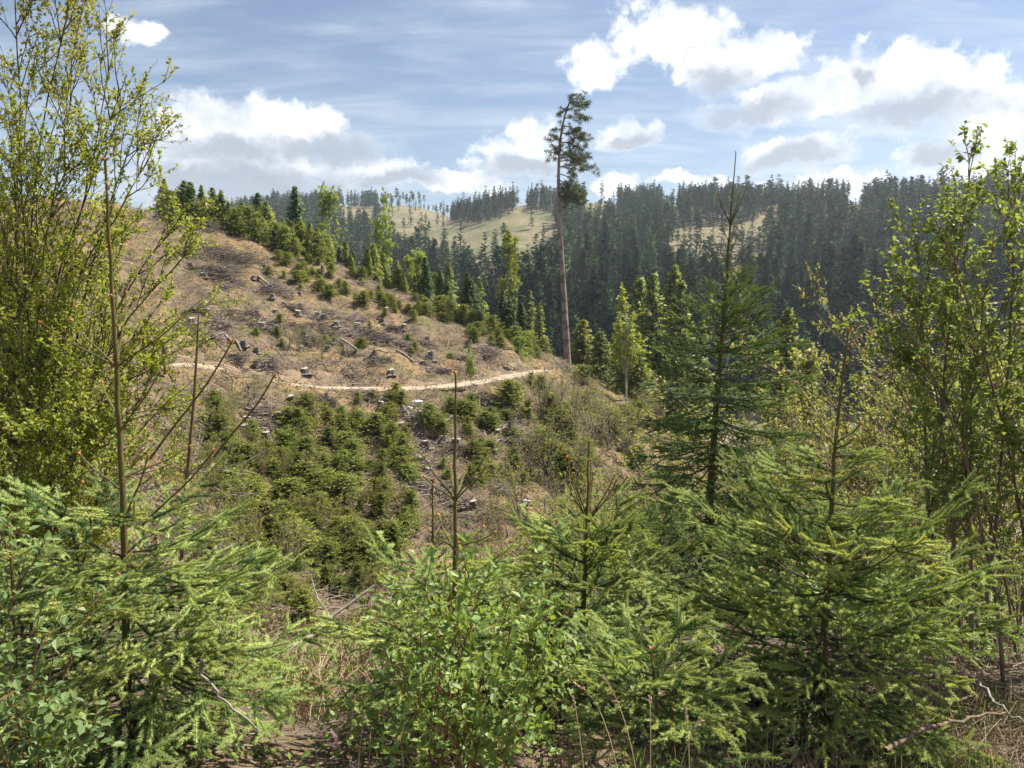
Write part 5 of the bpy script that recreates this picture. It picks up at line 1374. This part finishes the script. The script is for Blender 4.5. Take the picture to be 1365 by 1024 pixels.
# light shrubs in the lower right shade
Y = 4.6
for (uu, vt, lab) in [(1240, 640, 'shaded leafy shrub under the tall hazel'), (1175, 560, 'shaded shrub between the bright spruce and the hazel'), (1345, 660, 'low shaded shrub behind the feet of the hazel stems'), (1290, 720, 'small dark shrub in front of the hazel stems')]:
    b0 = px(uu, 850, Y); b0[2] = float(H(b0[0], b0[1])) - .03
    tips = [(uu + r.uniform(-70, 70), vt + r.uniform(0, 130), Y + r.normal(0, .2)) for _ in range(9)]
    Sl = stems(np.array([[b0[0] + r.normal(0, .1), b0[1] + r.normal(0, .1), b0[2]] for _ in tips]), np.array([px(*t) for t in tips]), 10, np.array([0, 0, .08]), r, .014)
    shrub('leafing_shrub', lab, 'shrub', b0, Sl, (M['leaf_hazel'], M['bark_stem']), r, 7, .36, 3, .14, 3, .034, tmpl=LEAF_SIMPLE, r0=.008, droop=.3)
# bramble with dark purple leaves
b0 = px(470, 1015, 2.3); b0[2] = float(H(b0[0], b0[1])) - .02
Sl = stems(np.array([b0] * 3), np.array([px(462, 962, 2.25), px(480, 972, 2.2), px(450, 985, 2.25)]), 7, np.zeros(3), r, .01)
shrub('bramble', 'small bramble with dark purple winter leaves beside the leafy bush', 'bramble', b0, Sl, (M['leaf_purple'], M['bark_red']), r, 2, .06, 1, .03, 1, .032, r0=.003, nparts=12, k3stem=1)

# ------------------------------------------------------------------ fallen branches
def fallen(name, label, lines, mat, cat='branch'):
    b = None
    for j, (pts, r0, r1) in enumerate(lines):
        Q = np.array([px(*q) for q in pts]); 
        if b is None: b = Q[0].copy(); root = thing(name, b, label, cat)
        n = 14; d = np.linspace(0, 1, len(Q)); t = np.linspace(0, 1, n); Q = np.stack([np.interp(t, d, Q[:, i]) for i in range(3)], 1)
        for _ in range(2): Q[1:-1] = .5 * Q[1:-1] + .25 * (Q[2:] + Q[:-2])
        Q[1:-1] += r.normal(0, .006, (n - 2, 3))
        mb = MB(); V, F = tubes(Q - b, np.linspace(r0, r1, n)[None], 6); mb.add(V, F); link('limb' if j == 0 else 'side_branch', mb.mesh('fallen_limb', [mat], True), root)
fallen('fallen_branch', 'forked pale grey dead branch lying in the hollow', [([(345, 895, 7.2), (385, 862, 7.6), (415, 850, 8.0), (440, 822, 8.3), (500, 780, 8.6)], .035, .014), ([(412, 852, 8.0), (438, 858, 7.8), (468, 866, 7.6)], .016, .006), ([(440, 822, 8.3), (425, 800, 8.5), (415, 770, 8.8)], .012, .005)], M['dead_wood'])
fallen('fallen_branch', 'thin arching dead branch under the long-leader spruce', [([(268, 880, 2.6), (280, 920, 2.5), (305, 945, 2.5), (350, 975, 2.5)], .006, .003)], M['dead_wood'])
fallen('fallen_branch', 'dark leaning stick rising towards the gully behind the leafy bush', [([(690, 800, 3.9), (730, 725, 4.1), (755, 680, 4.2)], .013, .007), ([(728, 728, 4.1), (722, 690, 4.2), (728, 660, 4.3)], .006, .003)], M['bark_dark'])
fallen('fallen_branch', 'brown stick on the ground beside the bright spruce', [([(1180, 1000, 2.5), (1260, 960, 2.7), (1340, 950, 2.9)], .010, .004)], M['bark_stem'])
fallen('fallen_branch', 'pale thin stick leaning under the hazel', [([(1300, 905, 3.2), (1330, 940, 3.0), (1370, 965, 2.9)], .007, .004)], M['dead_wood'])

# ------------------------------------------------------------------ dry stalks and grass at the photographer's feet
def stalks(name, label, spots, n, hh, mat, r, w_=.0016, bend=.5, kind='stuff', cat='grass'):
    P_ = []
    for (uu, Yc, sp) in spots:
        c = tx(uu, 900) * Yc
        P_.append(np.c_[c + r.normal(0, sp, n), Yc + r.normal(0, sp * .8, n)])
    P_ = np.concatenate(P_); k = len(P_); z = H(P_[:, 0], P_[:, 1]) - .01
    b = np.c_[P_, z]; th = r.uniform(0, 6.28, k); h = hh * r.uniform(.4, 1.15, k)
    d = np.stack([np.cos(th), np.sin(th), 0 * th], 1); t = np.linspace(0, 1, 5)[None, :, None]
    bd_ = (bend * r.uniform(.1, 1.2, k))[:, None, None]
    Q = b[:, None] + h[:, None, None] * (np.array([0, 0, 1.]) * (t - .35 * bd_ * t * t) + d[:, None] * bd_ * t ** 1.6)
    mb = MB(); V, F = tubes(Q, w_ * np.array([1, .95, .85, .7, .35])[None], 3); mb.add(V, F)
    o = link(name, mb.mesh(name, [mat])); tag(o, label, cat, kind=kind)
r = np.random.default_rng(91)
stalks('dry_stalks', 'tangle of dry straw stalks around the low glowing spruce sprig', [(800, 2.2, .12), (860, 2.1, .14), (930, 2.2, .14), (980, 2.4, .12), (780, 2.5, .12), (840, 2.4, .2)], 60, .28, M['straw'], r)
stalks('dry_stalks', 'dry broken stems at the foot of the green leafy bush', [(520, 2.1, .08), (550, 2.0, .09), (590, 2.05, .09), (470, 2.2, .12), (430, 2.4, .14)], 55, .22, M['straw'], r)
stalks('dry_stalks', 'dry grass and stems on the ground below the hazel', [(1150, 2.6, .2), (1220, 2.7, .25), (1300, 2.8, .25), (1360, 2.7, .25), (1290, 3.4, .3), (1240, 2.3, .2), (1340, 2.3, .2), (1340, 3.2, .3), (1250, 3.8, .4), (1350, 4.0, .4)], 170, .20, M['straw'], r, bend=.9)
stalks('grass_tufts', 'fresh green grass tufts beside the bright spruce', [(1290, 2.6, .07), (1270, 3.0, .10), (1235, 2.6, .06), (1350, 3.1, .12), (1330, 2.5, .08)], 120, .16, M['green_grass'], r, .0022, .6)
stalks('dry_stalks', 'pale grass in the hollow around the forked dead branch', [(380, 8, .6), (430, 9, .7), (470, 8.5, .7), (420, 11, .9), (350, 10, .8), (480, 12, 1.0), (520, 10, .8), (400, 5, .35), (440, 4.2, .3), (370, 6, .5), (450, 6.5, .5), (400, 14, 1.4), (440, 18, 1.6)], 210, .36, M['straw'], r, .004, .9)
# seed-head stalks one can tell apart
for (u0, v0, u1, v1, u2, v2, Yq) in [(846, 995, 822, 930, 768, 912, 2.1), (868, 1005, 850, 960, 805, 902, 2.1), (870, 975, 869, 950, 866, 930, 2.0), (925, 1020, 920, 980, 914, 945, 2.15), (790, 1015, 775, 975, 764, 930, 2.2), (460, 1020, 480, 980, 486, 950, 2.1), (885, 1018, 905, 985, 935, 960, 2.1)]:
    Q = np.array([px(u0, v0, Yq), px(u1, v1, Yq), px(u2, v2, Yq + .05)]); t = np.linspace(0, 1, 9)[:, None]
    Q[0, 2] = float(H(Q[0, 0], Q[0, 1])) - .01
    Q = (1 - t) ** 2 * Q[0] + 2 * t * (1 - t) * Q[1] + t * t * Q[2]; b = Q[0].copy()
    root = thing('grass_stalk', b, 'single long dry grass stalk bending up from the straw', 'grass stalk', 'single dry stalks')
    mb = MB(); V, F = tubes(Q - b, np.linspace(.0022, .0011, 9)[None], 4); mb.add(V, F); link('stalk', mb.mesh('stalk', [M['straw']]), root)
    k = 26; i = r.uniform(6.6, 8, k); pos = np.stack([np.interp(i, np.arange(9), Q[:, j]) for j in range(3)], 1) - b; d = unit(unit(Q[-1] - Q[-2]) + r.normal(0, .28, (k, 3)))
    V, F = place(*LEAF_SIMPLE, pos, *frames(d, r), np.full(k, .012)); mb = MB(); mb.add(V, F); link('seed_head', mb.mesh('seed_head', [M['straw']]), root)
# leafy undergrowth filling the gaps low down
pos = np.concatenate([np.c_[r.uniform(-3.4, .7, 900), r.uniform(2.3, 9.0, 900)], np.c_[r.uniform(1.9, 4.5, 500), r.uniform(3.7, 7.5, 500)]]); m_ = fbm(pos[:, 0] * .6 + 3, pos[:, 1] * .6, 3); pos = pos[(m_ > -.06) & ~((pos[:, 0] / pos[:, 1] > -.36) & (pos[:, 0] / pos[:, 1] < -.16) & (pos[:, 1] > 2.9) & (r.random(len(pos)) > .22))]
nb = 26; c = np.repeat(np.c_[pos, H(pos[:, 0], pos[:, 1])], nb, 0); k = len(c)
hh = np.repeat(r.uniform(.12, .5, len(pos)), nb); c = c + np.c_[r.normal(0, .09, (k, 2)), r.random(k) * hh]
d = unit(r.normal(size=(k, 3)) + [0, 0, .3]); V, F = place(*LEAF_SIMPLE, c, *frames(d, r, .5), r.uniform(.02, .05, k))
mb = MB(); mb.add(V, F, 0, np.repeat(np.clip(r.normal(.1, .2, k), 0, 1), 4)); o = link('undergrowth', mb.mesh('undergrowth', [M['leaf_bush']])); tag(o, 'low leafy undergrowth between the foreground spruces', 'undergrowth', kind='stuff')
# ground litter close by
P_ = np.concatenate([np.c_[r.uniform(-3.2, 3.2, 4000), r.uniform(1.7, 6.5, 4000)], np.c_[r.uniform(1.0, 3.4, 4000), r.uniform(1.9, 5, 4000)]]); z = H(P_[:, 0], P_[:, 1]); n = len(P_)
th = r.uniform(0, 6.28, n); d = np.stack([np.cos(th), np.sin(th), 0 * th], 1); ln = r.uniform(.03, .28, n)
c = np.c_[P_, z]; Q = np.stack([c - d * ln[:, None] / 2, c + d * ln[:, None] / 2], 1); Q[..., 2] = H(Q[..., 0], Q[..., 1]) + r.uniform(.002, .03, (n, 2))
mb = MB(); V, F = tubes(Q, np.repeat(r.uniform(.001, .0045, n)[:, None], 2, 1), 3); mb.add(V, F); o = link('forest_litter', mb.mesh('forest_litter', [M['litter']])); tag(o, 'brown twigs and stems on the ground under the foreground shrubs', 'litter', kind='stuff')

# ------------------------------------------------------------------ the air over the valley
mb = MB(); boxm(mb, (60, 600, 70), (2700, 1430, 330))
hz = link('haze', mb.mesh('haze', [])); tag(hz, kind='stuff')
m, t, out = new_mat('valley_air')
pv = N(t, 'ShaderNodeVolumePrincipled'); pv.inputs['Color'].default_value = (.80, .88, 1.0, 1); pv.inputs['Density'].default_value = HAZE; pv.inputs['Anisotropy'].default_value = .3
L(t, pv.outputs[0], out.inputs['Volume']); hz.data.materials.append(m)
